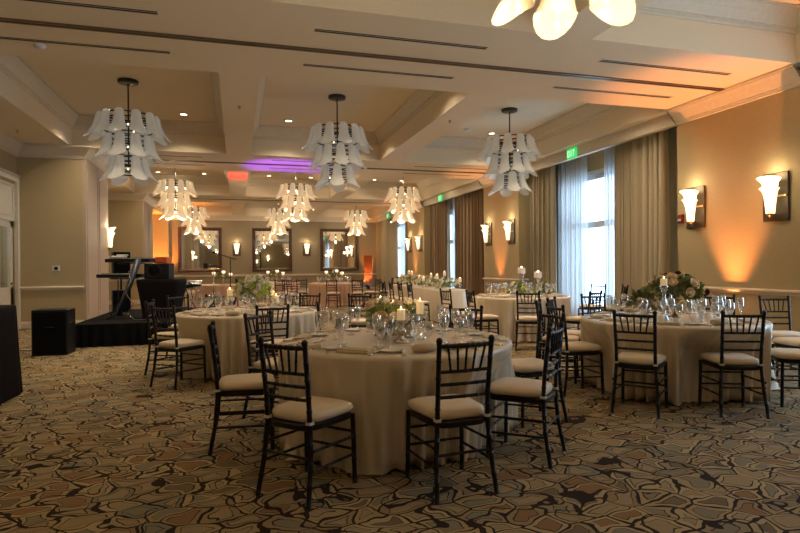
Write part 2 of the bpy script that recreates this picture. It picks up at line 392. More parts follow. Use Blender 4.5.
for (y0,y1) in PIERS:                       # travelling +y with the room on the left
    runs_part([(XR,y0),(XR,y1)],1,0,0); runs_part([(XRB,y0),(XR,y0),(XR,y1),(XRB,y1)],0,1,1)
    runs_part([(XLB,y1),(XL,y1),(XL,y0),(XLB,y0)],1,0,0)
    runs_part([(XL,y0),(XLB,y0)],0,1,1); runs_part([(XLB,y1),(XL,y1)],0,1,1)
runs([(XRB,YE),(XLB,YE)])
for (y0,y1) in BAYS:
    if abs(y0-8.6)<.1:
        runs_part([(XLB,y1),(XLB,y0)],1,0,0); runs_part([(XLB,DY0-.16),(XLB,y0)],0,1,1)
    else: runs([(XLB,y1),(XLB,y0)])
struct(cr.build('trim_3',M['trim'])); struct(rl.build('trim_4',M['trim'])); struct(bs.build('baseboard_room',M['trim']))

# painted pilaster boards on the ends of the left piers
pb=MB()
for (y0,y1) in PIERS[2:]:
    ym=(y0+y1)/2
    for a_,b_ in ((y0-.004,ym-.03),(ym+.03,y1+.004)):
        pb.box(XL-.02,XL+.05,a_,b_,0,ZS-.26); pb.box(XL+.05,XL+.065,a_+.12,b_-.12,.3,ZS-.5)
    pb.box(XL-.02,XL+.02,ym-.03,ym+.03,0,ZS-.26)
struct(pb.build('trim_8',M['pilaster']))
# windows
for k,(a,b_) in enumerate(WIN):
    o=empty('window_%d'%(k+1),(XRB,(a+b_)/2,0)); struct(o)
    hw=(b_-a)/2; f=MB(); x0,x1=.05,.15
    f.box(x0,x1,-hw,-hw+.09,0,WTOP); f.box(x0,x1,hw-.09,hw,0,WTOP); f.box(x0,x1,-hw,hw,WTOP-.10,WTOP)
    f.box(x0-.02,x1,-hw,hw,2.25,2.40); f.box(x0,x1,-hw,hw,0,.22)
    for t in (-.34,.34): f.box(x0,x1,t*hw*2-.04,t*hw*2+.04,0,WTOP)
    f.box(-.03,.05,-hw-.10,-hw,0,WTOP+.10); f.box(-.03,.05,hw,hw+.10,0,WTOP+.10); f.box(-.03,.05,-hw,hw,WTOP,WTOP+.10)
    f.build('window_frame',M['snowglass'],o)
    MB().box(.095,.105,-hw+.08,hw-.08,.2,WTOP-.1).build('pane',M['pane'],o)
    a_=bpy.data.lights.new('sky_portal','AREA'); a_.shape='RECTANGLE'; a_.size=WTOP; a_.size_y=b_-a; a_.cycles.is_portal=True
    lo=bpy.data.objects.new('sky_portal',a_); COL.objects.link(lo); lo.location=(XRB+.25,(a+b_)/2,WTOP/2); lo.rotation_euler=(0,R(90),0)

# glazed doorway at the left
o=empty('door_1',(XLB,(DY0+DY1)/2,0)); struct(o); hw=(DY1-DY0)/2
f=MB(); f.box(-.02,.05,-hw-.02,-hw+.13,0,DZ); f.box(-.02,.05,hw-.02,hw+.14,0,DZ); f.box(-.02,.05,-hw-.02,hw+.14,DZ-.0,DZ+.16); f.box(.0,.07,-hw-.02,hw+.14,DZ+.11,DZ+.16)
f.build('casing',M['whitepaint'],o)
f=MB(); f.box(-.12,-.02,-hw+.1,hw,2.42,DZ); f.box(-.02,.0,-hw+.2,hw-.1,2.52,2.56); f.box(-.02,.0,-hw+.2,hw-.1,DZ-.12,DZ-.08); f.box(-.02,.0,-hw+.2,-hw+.24,2.56,DZ-.12); f.box(-.02,.0,hw-.14,hw-.1,2.56,DZ-.12)
f.build('transom_panel',M['whitepaint'],o)
f=MB(); f.box(-.12,-.06,-hw+.1,-hw+.24,0,2.42); f.box(-.12,-.06,hw-.14,hw,0,2.42); f.box(-.12,-.06,-hw+.1,hw,2.28,2.42); f.box(-.12,-.06,-hw+.1,hw,0,.95); f.box(-.12,-.06,-.05,.05,.9,2.3)
f.build('door_leaf',M['whitepaint'],o)
MB().box(-.10,-.09,-hw+.2,hw-.1,.9,2.3).build('pane',M['pane'],o)
MB().tube([(-.03,hw-.2,1.0),(-.03,hw-.2,1.04),(0,hw-.2,1.04),(0,hw-.32,1.04)],.012).build('door_handle',M['bronze'],o)

# ------------------------------------------------------------------ ceiling fixtures
def tlight(name, kind, loc, power, col, parent=None, radius=.05, spot=None, rot=None, blend=.6):
    l=bpy.data.lights.new(name,kind); l.energy=power; l.color=col[:3]
    if kind in('POINT','SPOT'): l.shadow_soft_size=radius
    if kind=='SPOT': l.spot_size=R(spot); l.spot_blend=blend
    o=bpy.data.objects.new(name,l); COL.objects.link(o); o.location=loc
    if rot: o.rotation_euler=rot
    if parent is not None: o.parent=parent
    return o
cx=[-1.93,2.03,5.97]
rows_y=[-5.5,3.1,11.65,20.2,28.8]
ROWN={0:'behind the photographer',1:'over the foreground',2:'in the nearest full coffer row',3:'in the middle coffer row',4:'in the farthest coffer row'}
COLN=['left','middle','right']
dl=None
for ri,y in enumerate(rows_y):
    if ri<1: continue
    for ci,x in enumerate(cx):
        for q,(dx,dy) in enumerate(((-.8,-2.2),(.8,-2.2),(-.8,2.15),(.8,2.15))):
            if ci==2: dx*=.72
            if ri==2 and ci==2 and q==2: continue
            lab='round recessed downlight, %s %s of the %s coffer %s'%('far' if dy>0 else 'near',['left','right'][dx>0],COLN[ci],ROWN[ri])
            if dl is None:
                dl=empty('recessed_light',(x+dx,y+dy,ZT-.03)); tag(dl,lab,'ceiling light','recessed downlights in the coffers')
                MB().lathe([(.075,0),(.105,0),(.105,.03),(.075,.03),(.075,0)],20).build('trim_ring',M['trim'],dl)
                MB().lathe([(.0,.004),(.074,.004)],20).build('lens',M['disc'],dl)
                r_=dl
            else: r_=dup(dl,(x+dx,y+dy,ZT-.03),0,lab)
            if ri>=2: tlight('downlight','SPOT',(x+dx,y+dy,ZT-.04),P_DOWN*(1.7 if ri==2 else .7),WARM,None,.06,130,(0,0,0),.8)
# slot diffusers, partition track
for pi_,(y0,y1) in enumerate(PIERS):
    yc=(y0+y1)/2
    if pi_>0:
        for ci,x in enumerate(cx):
            for s_,dy in (('near',-.62),('far',.58)):
                where=['','the nearest','the second','the farthest'][pi_]
                t=empty('slot_diffuser',(x,yc+dy,ZS)); tag(t,'narrow %s slot air diffuser of the %s pair in %s ceiling band'%(s_,COLN[ci],where),'air vent','slot diffusers in the ceiling bands')
                f=MB(); f.box(-1.13,1.13,-.06,-.045,-.006,-.0005); f.box(-1.13,1.13,.045,.06,-.006,-.0005); f.box(-1.13,-1.115,-.045,.045,-.006,-.0005); f.box(1.115,1.13,-.045,.045,-.006,-.0005); f.build('frame',M['ceil'],t)
                MB().box(-1.115,1.115,-.045,-.008,-.003,-.0005).box(-1.115,1.115,.008,.045,-.003,-.0005).build('blade',M['slot'],t)
    if pi_ in (1,2,3):
        t=MB().box(XL,XR-.02,yc-.05,yc-.018,-.02,-.0005).box(XL,XR-.02,yc+.018,yc+.05,-.02,-.0005).box(XL,XR-.02,yc-.018,yc+.018,-.006,-.0005)
        o=t.build('trim_%d'%(4+pi_),M['track'],None,(0,0,ZS)); struct(o)
# smoke detector, sprinklers
def small_disc(name,x,y,z,r,lab,cat,m_='white',grp=None):
    o=MB().lathe([(0,-.05),(r*.6,-.05),(r*.9,-.03),(r,-.01),(r,-.0005)],20).build(name,M[m_],None,(x,y,z)); tag(o,lab,cat,grp); return o
p=pt(7.95,-4.9); small_disc('smoke_detector',-2.35,8.1,ZS,.07,'small round white detector on the ceiling band at the upper left','smoke detector')
small_disc('smoke_detector',5.75,13.6,ZT,.09,'round smoke detector in the right coffer left of the far downlight','smoke detector')
for (x,y,lab) in ((.07,10.3,'small brass sprinkler head on the beam between left and middle coffers'),(4.0,10.3,'small brass sprinkler head on the beam between middle and right coffers'),(-4.25,13.2,'small sprinkler head on the low ceiling above the left doorway')):
    o=MB().lathe([(0,-.045),(.03,-.045),(.03,-.04),(.008,-.035),(.008,-.01),(.028,-.008),(.03,-.0005)],12).build('sprinkler_head',M['gold'],None,(x,y,ZS)); tag(o,lab,'sprinkler')

o=MB().lathe([(0,-.06),(.10,-.05),(.14,-.02),(.14,-.0005)],20).build('added_glow_disc',M['bulb'],None,(XLB-1.3,14.2,3.3)); tag(o,'round glowing disc added in the box beyond the left doorway','ceiling light')  # made-up glowing disc to go with the added light behind the door
tlight('added_door_fill','POINT',(XLB-1.3,14.0,2.9),30,(.75,.9,1),None,.1)  # added daylight-toned fill, lifts the door pane to a soft grey
# ------------------------------------------------------------------ chandeliers
def shade_mesh(seed=0):
    """bell petal: hangs from the origin, flares outward (+x) with a scalloped lip"""
    mb=MB(); rings=[]; n_=18; H=.42
    for i in range(11):
        t=i/10; z=-H*t
        w_=.082+.022*t+.048*t**3; d_=.060+.018*t+.040*t**3
        if i==0: w_*=.7; d_*=.7
        cxo=.05*t+.055*t**3
        ring=[]
        for j in range(n_):
            a=2*pi*j/n_
            lip=.05*t**5*max(0,cos(a))-.035*t**5*abs(sin(a))**3
            ring.append((cxo+d_*cos(a)*(1+.35*t**5*max(0,cos(a))), w_*sin(a), z+.05*t**3*(.5-.5*cos(a)) - lip))
        rings.append(ring)
    mb.loft(rings, True, False); return mb
SH=shade_mesh()
def make_chandelier(mkey, bulbkey):
    t=empty('chandelier',(0,0,ZT))
    zt=-(3.53-2.88)   # top of first tier
    MB().lathe([(.0,-.06),(.16,-.06),(.18,-.05),(.18,-.0005)],24,caps=False).build('canopy',M['darkmetal'],t)
    MB().tube([(0,0,-.05),(0,0,-1.62)],.014).build('rod',M['darkmetal'],t)
    tiers=[(.48,zt,11,0,1.0),(.37,zt-.40,9,.3,1.0),(.26,zt-.80,6,.1,1.0)]
    fr=MB()
    for (rad,z,k,ph,sc) in tiers:
        for dz in (-.02,-.11,-.20,-.30):
            fr.tube([(rad*.86*cos(2*pi*j/28),rad*.86*sin(2*pi*j/28),z+dz) for j in range(29)],.012,6)
        for j in range(k):
            a=2*pi*j/k+ph; fr.tube([(0,0,z-.13),(rad*.85*cos(a),rad*.85*sin(a),z-.13)],.007,5)
            fr.tube([(rad*.86*cos(a),rad*.86*sin(a),z-.03),(rad*.86*cos(a),rad*.86*sin(a),z-.23)],.007,5)
    fr.build('frame',M['darkmetal'],t)
    sm=None
    for (rad,z,k,ph,sc) in tiers:
        for j in range(k):
            a=2*pi*j/k+ph
            if sm is None: s_=SH.build('shade',M[mkey],t); sm=s_.data
            else: s_=bpy.data.objects.new('shade',sm); COL.objects.link(s_); s_.parent=t
            s_.location=(rad*cos(a),rad*sin(a),z); s_.rotation_euler.z=a
    bm=None
    for (rad,z,k,ph,sc) in tiers:
        for j in range(0,k,2 if bulbkey=='bulb' else 1):
            a=2*pi*(j+.5)/k+ph; r2=rad*.62
            if bm is None: b_=MB().lathe([(0,-.035),(.02,-.03),(.028,0),(.02,.03),(0,.035)],8).build('bulb',M[bulbkey],t); bm=b_.data
            else: b_=bpy.data.objects.new('bulb',bm); COL.objects.link(b_); b_.parent=t
            if bulbkey=='bulb': b_.scale=(.45,)*3
            b_.location=(r2*cos(a),r2*sin(a),z-.24)
    return t
ch_off=make_chandelier('shade_off_glow','bulb'); ch_on=make_chandelier('shade_on','bulb_hot'); ch_low=make_chandelier('shade_low','bulb_hot')
G='tiered glass chandeliers in the ceiling coffers'
first={}
for ri,y in enumerate(rows_y):
    for ci,x in enumerate(cx):
        src={0:ch_low,1:ch_low,2:ch_off,3:ch_on,4:ch_on}[ri]
        lab={2:'unlit three-tier chandelier of frosted glass petals, %s one of the nearest full row',3:'glowing three-tier chandelier of glass petals, %s one of the middle row',4:'small-looking glowing chandelier of glass petals, %s one of the farthest row',1:'glossy lit glass petal chandelier overhead in the %s of the foreground',0:'lit glass petal chandelier at the %s of the row behind the photographer'}[ri]%COLN[ci]
        loc=(x,y,ZT)
        if src.name not in first: first[src.name]=1; src.location=loc; tag(src,lab,'chandelier',G)
        else: dup(src,loc,R(random.Random(ri*3+ci).uniform(0,40)),lab)
        if ri==2: continue
        k_={0:.20,1:.32,3:.75,4:.34}[ri]
        tlight('chandelier_glow','POINT',(loc[0],loc[1],ZT-.36),P_CHAND*k_*.6,WARM,None,.05)
        tlight('chandelier_uplight','SPOT',(loc[0],loc[1],ZT-(2.05 if ri>1 else 2.35)),P_CHAND*k_*2.6,WARM,None,.05,172,(R(180),0,0),.5)
        tlight('chandelier_downlight','POINT',(loc[0],loc[1],ZT-2.0),P_CHAND*(.5 if ri>2 else .16),WARM,None,.05)

# ------------------------------------------------------------------ wall sconces
def make_sconce():
    t=empty('wall_sconce')   # local +y is out of the wall
    MB().bbox(0,.02,0,.42,.035,.725,.008).build('back_plate',M['bronze'],t)
    def cup(prof):
        mb=MB(); rings=[]
        for rx,z,yo in [(q_[0]*.95,q_[1]*.96,q_[2]) for q_ in prof]: rings.append([(rx*cos(a),.13+yo+rx*.62*sin(a),z+.03*(rx/.2)**2*sin(a)) for a in [2*pi*j/20 for j in range(20)]])
        mb.loft(rings,True,False); return mb
    g=cup([(.055,-.27,0),(.075,-.26,0),(.085,-.15,0),(.105,0,0),(.13,.09,.01),(.165,.13,.02)])
    g.build('lower_shade',M['sconce'],t)
    g=cup([(.10,.08,0),(.12,.14,0),(.14,.22,.01),(.185,.27,.02),(.20,.285,.03)])
    g.build('upper_shade',M['sconce'],t)
    MB().tube([(0,.03,-.29),(0,.13,-.29)],.012).lathe([(0,-.31),(.02,-.30),(.05,-.27),(.055,-.255)],12,(0,.13,0)).build('bracket',M['gold'],t)
    MB().box(-.19,.19,.035,.06,-.005,.02).build('cross_bar',M['gold'],t)
    return t
sc0=make_sconce(); used=False
ZC=2.335
def sconce(x,y,rz,lab,grp):
    global used
    if not used: used=True; sc0.location=(x,y,ZC); sc0.rotation_euler.z=rz; tag(sc0,lab,'wall light',grp)
    else: dup(sc0,(x,y,ZC),rz,lab,grp)
    d=Vector((-sin(rz),cos(rz),0))
    tlight('sconce_glow','POINT',(x+d.x*.17,y+d.y*.17,ZC+.36),P_SCONCE,(1,.78,.50),None,.08)
    tlight('sconce_glow','POINT',(x+d.x*.34,y+d.y*.34,ZC),P_SCONCE*.7,(1,.78,.50),None,.08)
for pi_,(y0,y1) in enumerate(PIERS):
    yc=(y0+y1)/2; nm=['behind the photographer','nearest','second','farthest'][pi_]
    for s_,dy in (('near',-.77),('far',.78)):
        if pi_>0: sconce(XR,yc+dy,R(90),'bronze sconce with white tulip glass, %s one on the %s right-hand pier'%(s_,nm),'wall sconces on the right-hand piers')
for x,w_ in ((.02,'left and middle'),(3.79,'middle and right')):
    sconce(x,YE,R(180),'bronze sconce with white glass between the %s end-wall mirrors'%w_,'wall sconces on the end wall')
ZC=2.17
sconce(XL,16.95,R(-90),'white glass sconce seen edge-on at the end of the left pier','wall sconce on the left')
ZC=2.335
for x,w_ in ((.02,'left'),(3.79,'right')):
    sconce(x,YB,0,'%s bronze sconce on the wall behind the photographer'%w_,'wall sconces behind the photographer')

# ------------------------------------------------------------------ mirrors
def mirror(x0,x1,z0,z1,y,rz,lab):
    t=empty('wall_mirror',((x0+x1)/2,y,(z0+z1)/2),rz); tag(t,lab,'mirror','framed mirrors'); hw,hh=(x1-x0)/2,(z1-z0)/2
    f=MB(); b=.17
    rings=[]
    for (ins,yy) in ((0,-.002),(0,-.06),(.04,-.085),(.11,-.07),(b,-.03),(b,-.01)):
        rings.append([(-hw+ins,yy,-hh+ins),(hw-ins,yy,-hh+ins),(hw-ins,yy,hh-ins),(-hw+ins,yy,hh-ins)])
    f.loft(rings,False,False,False); f.build('frame',M['frame'],t)
    MB().box(-hw+b-.01,hw-b+.01,-.02,-.012,-hh+b-.01,hh-b+.01).build('mirror_glass',M['mirror'],t)
mirror(-2.95,-.75,1.12,3.5,YE,0,'large brown framed mirror, left of three on the end wall')
mirror(.84,2.97,1.12,3.5,YE,0,'large brown framed mirror, middle of three on the end wall')
mirror(4.55,6.74,1.12,3.5,YE,0,'large brown framed mirror, right of three on the end wall')
mirror(.84,2.97,1.12,3.5,YB,R(180),'large brown framed mirror on the wall behind the photographer')

# ------------------------------------------------------------------ curtains
def curtain(x,y0,y1,z0,z1,m_,lab,cat,grp,amp=.05,pitch=.16,seed=0,name='drape'):
    rg=random.Random(seed); L_=abs(y1-y0); nn=max(24,int(L_/.012)); cols=[]
    ph=rg.uniform(0,6); zs=[0,.15,.5,.85,1.0]
    rings=[]
    for zt in zs:
        row=[]
        for i in range(nn+1):
            u=i/nn*L_
            a=amp*(.75+.35*zt)
            w_=sin(2*pi*u/pitch+ph+.7*sin(u*3.1+seed))+.35*sin(2*pi*u/(pitch*2.3)+seed*1.7+zt*.6)
            row.append((x+a*w_, y0+(y1-y0)*i/nn+.02*sin(2*pi*u/pitch*2+ph), z1+(z0-z1)*zt))
        rings.append(row)
    mb=MB(); mb.loft(rings,False,False,True,closed=False)
    o=mb.build(name,m_); tag(o,lab,cat,grp); return o
GD='long drapes at the right-hand windows'; GS='sheer panels at the nearest window'
XD=8.08; ZTOP=EYE+2.70
curtain(XD,.15,2.2,.02,ZTOP,M['drape'],'drape at the window beside the photographer, near side','curtain',GD,.06,.17,11)
curtain(XD,5.5,6.1,.02,ZTOP,M['drape'],'drape at the window beside the photographer, far side','curtain',GD,.06,.17,12)
curtain(XD,9.22,10.68,.02,ZTOP,M['drape'],'wide khaki floor-length drape nearest the camera beside the bright window','curtain',GD,.085,.15,1)
curtain(XD,13.2,14.62,.02,ZTOP,M['drape'],'khaki drape on the far side of the bright sheer-curtained window','curtain',GD,.08,.15,2)
curtain(XD+.16,10.66,11.36,.02,ZTOP,M['sheer'],'white sheer panel right of the bare strip of window','sheer curtain',GS,.05,.11,3,'sheer_curtain')
curtain(XD+.16,12.07,13.22,.02,ZTOP,M['sheer'],'white sheer panel left of the bare strip of window','sheer curtain',GS,.05,.11,4,'sheer_curtain')
curtain(XD,17.2,20.35,.02,ZTOP,M['drape_warm_light'],'wide khaki drape, warm light painted in, right of the light slit at the second window','curtain',GD,.08,.17,5)
curtain(XD,20.95,23.15,.02,ZTOP,M['drape_warm_light'],'khaki drape, warm light painted in, left of the light slit at the second window','curtain',GD,.08,.17,6)
curtain(XD+.17,20.3,21.0,.02,ZTOP,M['sheer'],'narrow sheer panel between the warm-toned drapes of the second window','sheer curtain',None,.03,.12,7,'sheer_curtain')
curtain(XD,25.8,26.75,.02,ZTOP,M['drape_warm_light'],'near drape of the farthest right-hand window','curtain',GD,.08,.17,8)
curtain(XD,28.4,31.7,.02,ZTOP,M['drape'],'far drape of the farthest right-hand window','curtain',GD,.08,.17,9)
curtain(XD+.17,26.7,28.5,.02,ZTOP,M['sheer'],'sheer panel at the farthest right-hand window','sheer curtain',None,.03,.12,10,'sheer_curtain')

# ------------------------------------------------------------------ exit signs, alarm, switch plate
def letters(mb, text, h_, w_, gap, d=.004):
    st={'E':[(0,0,.22,1),(0,.8,1,1),(0,.4,.8,.6),(0,0,1,.2)],'I':[(.38,0,.62,1)],'T':[(0,.8,1,1),(.38,0,.62,1)]}
    x=-(len(text)*w_+(len(text)-1)*gap)/2
    for ch in text:
        if ch=='X':
            for sg in (1,-1):
                a=Vector((x+ (0 if sg>0 else w_),0,-h_/2)); b=Vector((x+(w_ if sg>0 else 0),0,h_/2)); q=.11*w_
                mb.add([(a.x-q,-d,a.z),(a.x+q,-d,a.z),(b.x+q,-d,b.z),(b.x-q,-d,b.z),(a.x-q,0,a.z),(a.x+q,0,a.z),(b.x+q,0,b.z),(b.x-q,0,b.z)],[(0,1,2,3),(7,6,5,4),(0,4,5,1),(1,5,6,2),(2,6,7,3),(3,7,4,0)])
        else:
            for (a,b,c_,d_) in st[ch]: mb.box(x+a*w_,x+c_*w_,-d,0,-h_/2+b*h_,-h_/2+d_*h_)
        x+=w_+gap
for (y,lab) in ((11.95,'green EXIT sign above the bright nearest window'),(21.1,'green EXIT sign above the second window'),(29.2,'green EXIT sign above the farthest window')):
    t=empty('exit_sign',(XR-.03,y,EYE+2.67),R(-90)); tag(t,lab,'exit sign','green exit signs over the right-hand windows')
    MB().bbox(0,0,0,.36,.05,.24,.006).build('housing',M['exit'],t)
    mb=MB(); letters(mb,'EXIT',.15,.055,.022); o=mb.build('lettering',M['exitletter'],t,(0,-.026,0))
t=empty('fire_alarm',(XR+.02,8.6,2.05),R(180)); tag(t,'small red fire alarm on the edge of the pier by the near drape','alarm')
t.location=(XR-.002,8.50,2.16); t.rotation_euler.z=R(-90)
MB().bbox(0,-.02,0,.12,.05,.16,.006).build('housing',M['red'],t); MB().bbox(0,-.055,-.02,.05,.03,.04,.004).build('strobe',M['white'],t)
t=empty('switch_plate',(-3.98,14.7,1.36)); tag(t,'small white wall plate with a dark centre on the left stub wall','switch')
MB().bbox(0,-.008,0,.16,.014,.12,.003).build('plate',M['white'],t); MB().bbox(0,-.018,0,.07,.008,.07,.002).build('button',M['purplecloth'],t)

# ------------------------------------------------------------------ uplights
def uplight(x,y,aim,lab,power=P_AMBER,col=(1,.33,.10),lens='amber',z=0,spot=50):
    t=empty('uplight',(x,y,z)); tag(t,lab,'stage light')
    d=(Vector(aim)-Vector((x,y,z+.17))).normalized(); q=d.to_track_quat('Z','Y')
    can=MB().lathe([(0,-.12),(.07,-.11),(.09,-.06),(.09,.08),(.085,.08),(.085,.03)],16)
    o=can.build('housing',M['black'],t,(0,0,.17)); o.rotation_mode='QUATERNION'; o.rotation_quaternion=q
    o=MB().lathe([(0,.035),(.084,.035)],16).build('lens',M[lens],t,(0,0,.17)); o.rotation_mode='QUATERNION'; o.rotation_quaternion=q
    MB().tube([(-.12,0,.17),(-.12,0,.02),(-.1,-.08,.012),(-.1,.08,.012),(-.12,0,.02),(.12,0,.02),(.1,.08,.012),(.1,-.08,.012),(.12,0,.02),(.12,0,.17)],.008).build('yoke',M['black'],t)
    l=tlight('uplight_beam','SPOT',(x+d.x*.10,y+d.y*.10,z+.17+d.z*.10),power,col,None,.05,spot,None,.7)
    l.rotation_mode='QUATERNION'; l.rotation_quaternion=(-d).to_track_quat('Z','Y')
uplight(7.46,7.35,(7.34,7.35,4.2),'black uplight throwing amber light up the nearest right-hand pier',P_AMBER*1.9,spot=58)
uplight(7.45,15.9,(7.56,15.9,4.2),'black uplight throwing amber light up the second right-hand pier',P_AMBER*.9)
uplight(7.45,24.5,(7.56,24.5,4.2),'black uplight throwing amber light up the farthest right-hand pier',P_AMBER*.9)
uplight(7.33,YE+.45,(7.33,YE+1.0,1.6),'black uplight glowing orange inside the end-wall doorway',P_AMBER*.8,(1,.30,.05),spot=120)
uplight(7.2,31.5,(7.3,31.9,4.2),'black uplight by the right corner of the end wall',P_AMBER*.8,(1,.36,.08))
uplight(-3.8,31.3,(-3.8,31.9,4.2),'black uplight at the left end of the end wall',P_AMBER*4,(1,.33,.06),spot=75)

# ------------------------------------------------------------------ chiavari chair
def make_chair():
    t=empty('chiavari_chair')     # local +y is where the sitter faces
    W=M['wood']; hw=.164
    for s_ in (-1,1):             # rear legs run up into the back posts
        mb=MB(); p=[(s_*.195,-.245,0),(s_*.180,-.205,.22),(s_*hw,-.19,.44),(s_*hw,-.20,.60),(s_*(hw+.006),-.235,.90)]
        for a,b in zip(p[:-1],p[1:]): mb.bamboo(a,b,.0150,.10)
        mb.lathe([(.012,.895),(.017,.905),(.020,.918),(.014,.932),(.0,.938)],10,(s_*(hw+.006),-.237,0))
        mb.build('leg',W,t)
        mb=MB(); mb.bamboo((s_*.195,.195,0),(s_*.188,.185,.43),.0150,.11); mb.build('leg',W,t)
    top=[Vector((x,-.232-.02*cos(x/hw*pi/2),.885)) for x in (-hw,-.08,0,.08,hw)]
    mb=MB()
    for a,b in zip(top[:-1],top[1:]): mb.bamboo(a,b,.0135,.09)
    mb.build('top_rail',W,t)
    for z,y in ((.735,-.216),(.66,-.208),(.585,-.200)):
        mb=MB(); q=[Vector((x,y-.012*cos(x/hw*pi/2),z)) for x in (-hw,0,hw)]
        for a,b in zip(q[:-1],q[1:]): mb.bamboo(a,b,.0105,.09)
        mb.build('back_rail',W,t)
    for i in range(5):
        u=(i-2)/2; mb=MB(); mb.bamboo((u*.095,-.228,.74),(u*.120,-.250,.882),.0075,.07,6); mb.build('spindle',W,t)
    fr=MB(); rings=[]
    def outline(w_,f_,b_,z):
        o=[]
        for j in range(28):
            a=2*pi*j/28; x=cos(a); y=sin(a); e=.42
            xx=math.copysign(abs(x)**e,x); yy=math.copysign(abs(y)**e,y)
            wd=w_*(.94+.08*yy)
            o.append((xx*wd,(f_+b_)/2+yy*(f_-b_)/2,z))
        return o
    fr.loft([outline(.195,.205,-.205,.405),outline(.205,.215,-.212,.412),outline(.205,.215,-.212,.437),outline(.195,.205,-.205,.444)],True,True,False)
    fr.build('seat_frame',W,t)
    cu=MB(); cu.loft([outline(.165,.185,-.165,.444),outline(.200,.215,-.185,.450),outline(.213,.226,-.188,.470),outline(.207,.220,-.184,.492),outline(.178,.192,-.16,.504),outline(.10,.12,-.09,.508)],True,True,True)
    cu.build('seat_cushion',M['cushion'],t)
    for s_ in (-1,1): MB().box(s_*hw-.0165,s_*hw+.0165,-.209,-.171,.446,.462).build('cushion_tie',M['strap'],t)
    for s_ in (-1,1):
        for z in (.30,.19): mb=MB(); mb.bamboo((s_*.193,.187,z-.01),(s_*.193,-.205-.01*(.3-z)*10*.3,z+.0),.0085,.10,6); mb.build('stretcher',W,t)
    for z in (.32,.21): mb=MB(); mb.bamboo((-.193,.187,z),(.193,.187,z),.0085,.10,6); mb.build('stretcher',W,t)
    mb=MB(); mb.bamboo((-.193,-.208,.255),(.193,-.208,.255),.0085,.10,6); mb.build('stretcher',W,t)
    return t
ch0=make_chair(); ch_used=False
CHAIRS=[]
def chair(d,s,fd,fs,lab,grp,xy=None,face=None):
    global ch_used
    p=pt(d,s) if xy is None else Vector((xy[0],xy[1],0)); a=ang(fd,fs) if face is None else face
    CHAIRS.append((p.x,p.y,a))
    if not ch_used: ch_used=True; ch0.location=p; ch0.rotation_euler.z=a; tag(ch0,lab,'chair',grp); return
    dup(ch0,p,a,lab,grp)
D='dark chiavari chair '
g1='chairs around the nearest round table'; g2='chairs around the left round table'; g3='chairs around the right round table'; g4='chairs around the round table by the bright window'; g5='chairs along the long candlelit table'; g6='chairs in the far part of the room'
chair(3.50,.29,.93,-.37,D+'back to the camera, front centre-right of the nearest table',g1)
chair(3.47,-.56,.85,.52,D+'back to the camera, front left of the nearest table',g1)
chair(4.32,-1.19,.26,.97,D+'seen side-on at the left end of the nearest table',g1)
chair(5.12,-1.10,-.45,.89,D+'half hidden at the far left of the nearest table',g1)
chair(4.05,.87,.486,-.874,D+'seen side-on at the right end of the nearest table',g1)
chair(4.95,1.12,-.35,-.94,D+'just behind the side-on one right of the nearest table',g1)
chair(5.68,.58,-.9,-.42,D+'beyond the nearest table, only its top rail showing',g1)
chair(6.60,-.72,.15,1,D+'sideways behind the nearest table, left of its candles',g1)
chair(8.95,-.60,1,.1,D+'standing apart between the nearest and the far tables',g6)
# left table
chair(6.55,-2.55,.89,.45,D+'at the front left of the left round table, seat fully in view',g2)
chair(7.35,-3.0,.15,1,D+'at the left side of the left round table beside the stage',g2)
chair(6.44,-1.49,.92,-.38,D+'back to the camera at the front of the left round table',g2)
chair(8.72,-2.75,-.8,.5,D+'on the far side of the left round table, left of its flowers',g2)
chair(8.55,-3.22,-.6,.8,D+'beyond the left round table, nearest the draped stage table',g2)
chair(8.75,-1.50,-.95,-.3,D+'on the far side of the left round table, right of its flowers',g2)
# right table
chair(5.24,2.21,.83,.55,D+'back to the camera at the front left of the right round table',g3)
chair(5.17,3.01,.99,.10,D+'back to the camera at the front of the right round table',g3)
chair(5.42,3.80,.3,-.95,D+'right of the right round table, cut by the picture edge',g3)
chair(6.25,4.42,-.1,-1,D+'behind the cut-off one at the right, only its seat showing',g3)
chair(6.90,4.68,-.97,-.1,D+'against the wall at the right, facing the camera under the sconces',g3)
chair(7.35,4.15,-.9,-.45,D+'behind the right round table in front of the amber uplight',g3)
chair(6.03,1.86,.22,.97,D+'left of the right round table, cream seat in profile',g3)
chair(6.66,1.86,-.35,.93,D+'left of the right round table, second from the front',g3)
chair(7.15,2.14,-.5,.87,D+'left of the right round table, third from the front',g3)
chair(7.78,2.75,-.95,.1,D+'on the far side of the right round table before the bright window',g3)
# table 4
chair(9.22,2.08,.97,.22,D+'back to the camera in front of the table by the window',g4)
chair(9.6,1.40,.25,.97,D+'left of the table by the window, cream seat in profile',g4)
chair(10.3,1.02,.45,.9,D+'left of the window table, beside the long table end',g4)
chair(9.1,2.92,.75,-.66,D+'right of the table by the window, slats showing',g4)
chair(11.9,4.02,-.6,-.8,D+'against the bright window, left of two',g4)
chair(11.4,4.28,.1,-1,D+'against the bright window, right of two',g4)
# table 5 (long)
for k,y in enumerate((12.9,13.75,14.6,15.4)):
    chair(0,0,0,0,D+'left of the long candlelit table, %s from its near end'%['first','second','third','fourth'][k],g5,(4.18,y),R(-90))
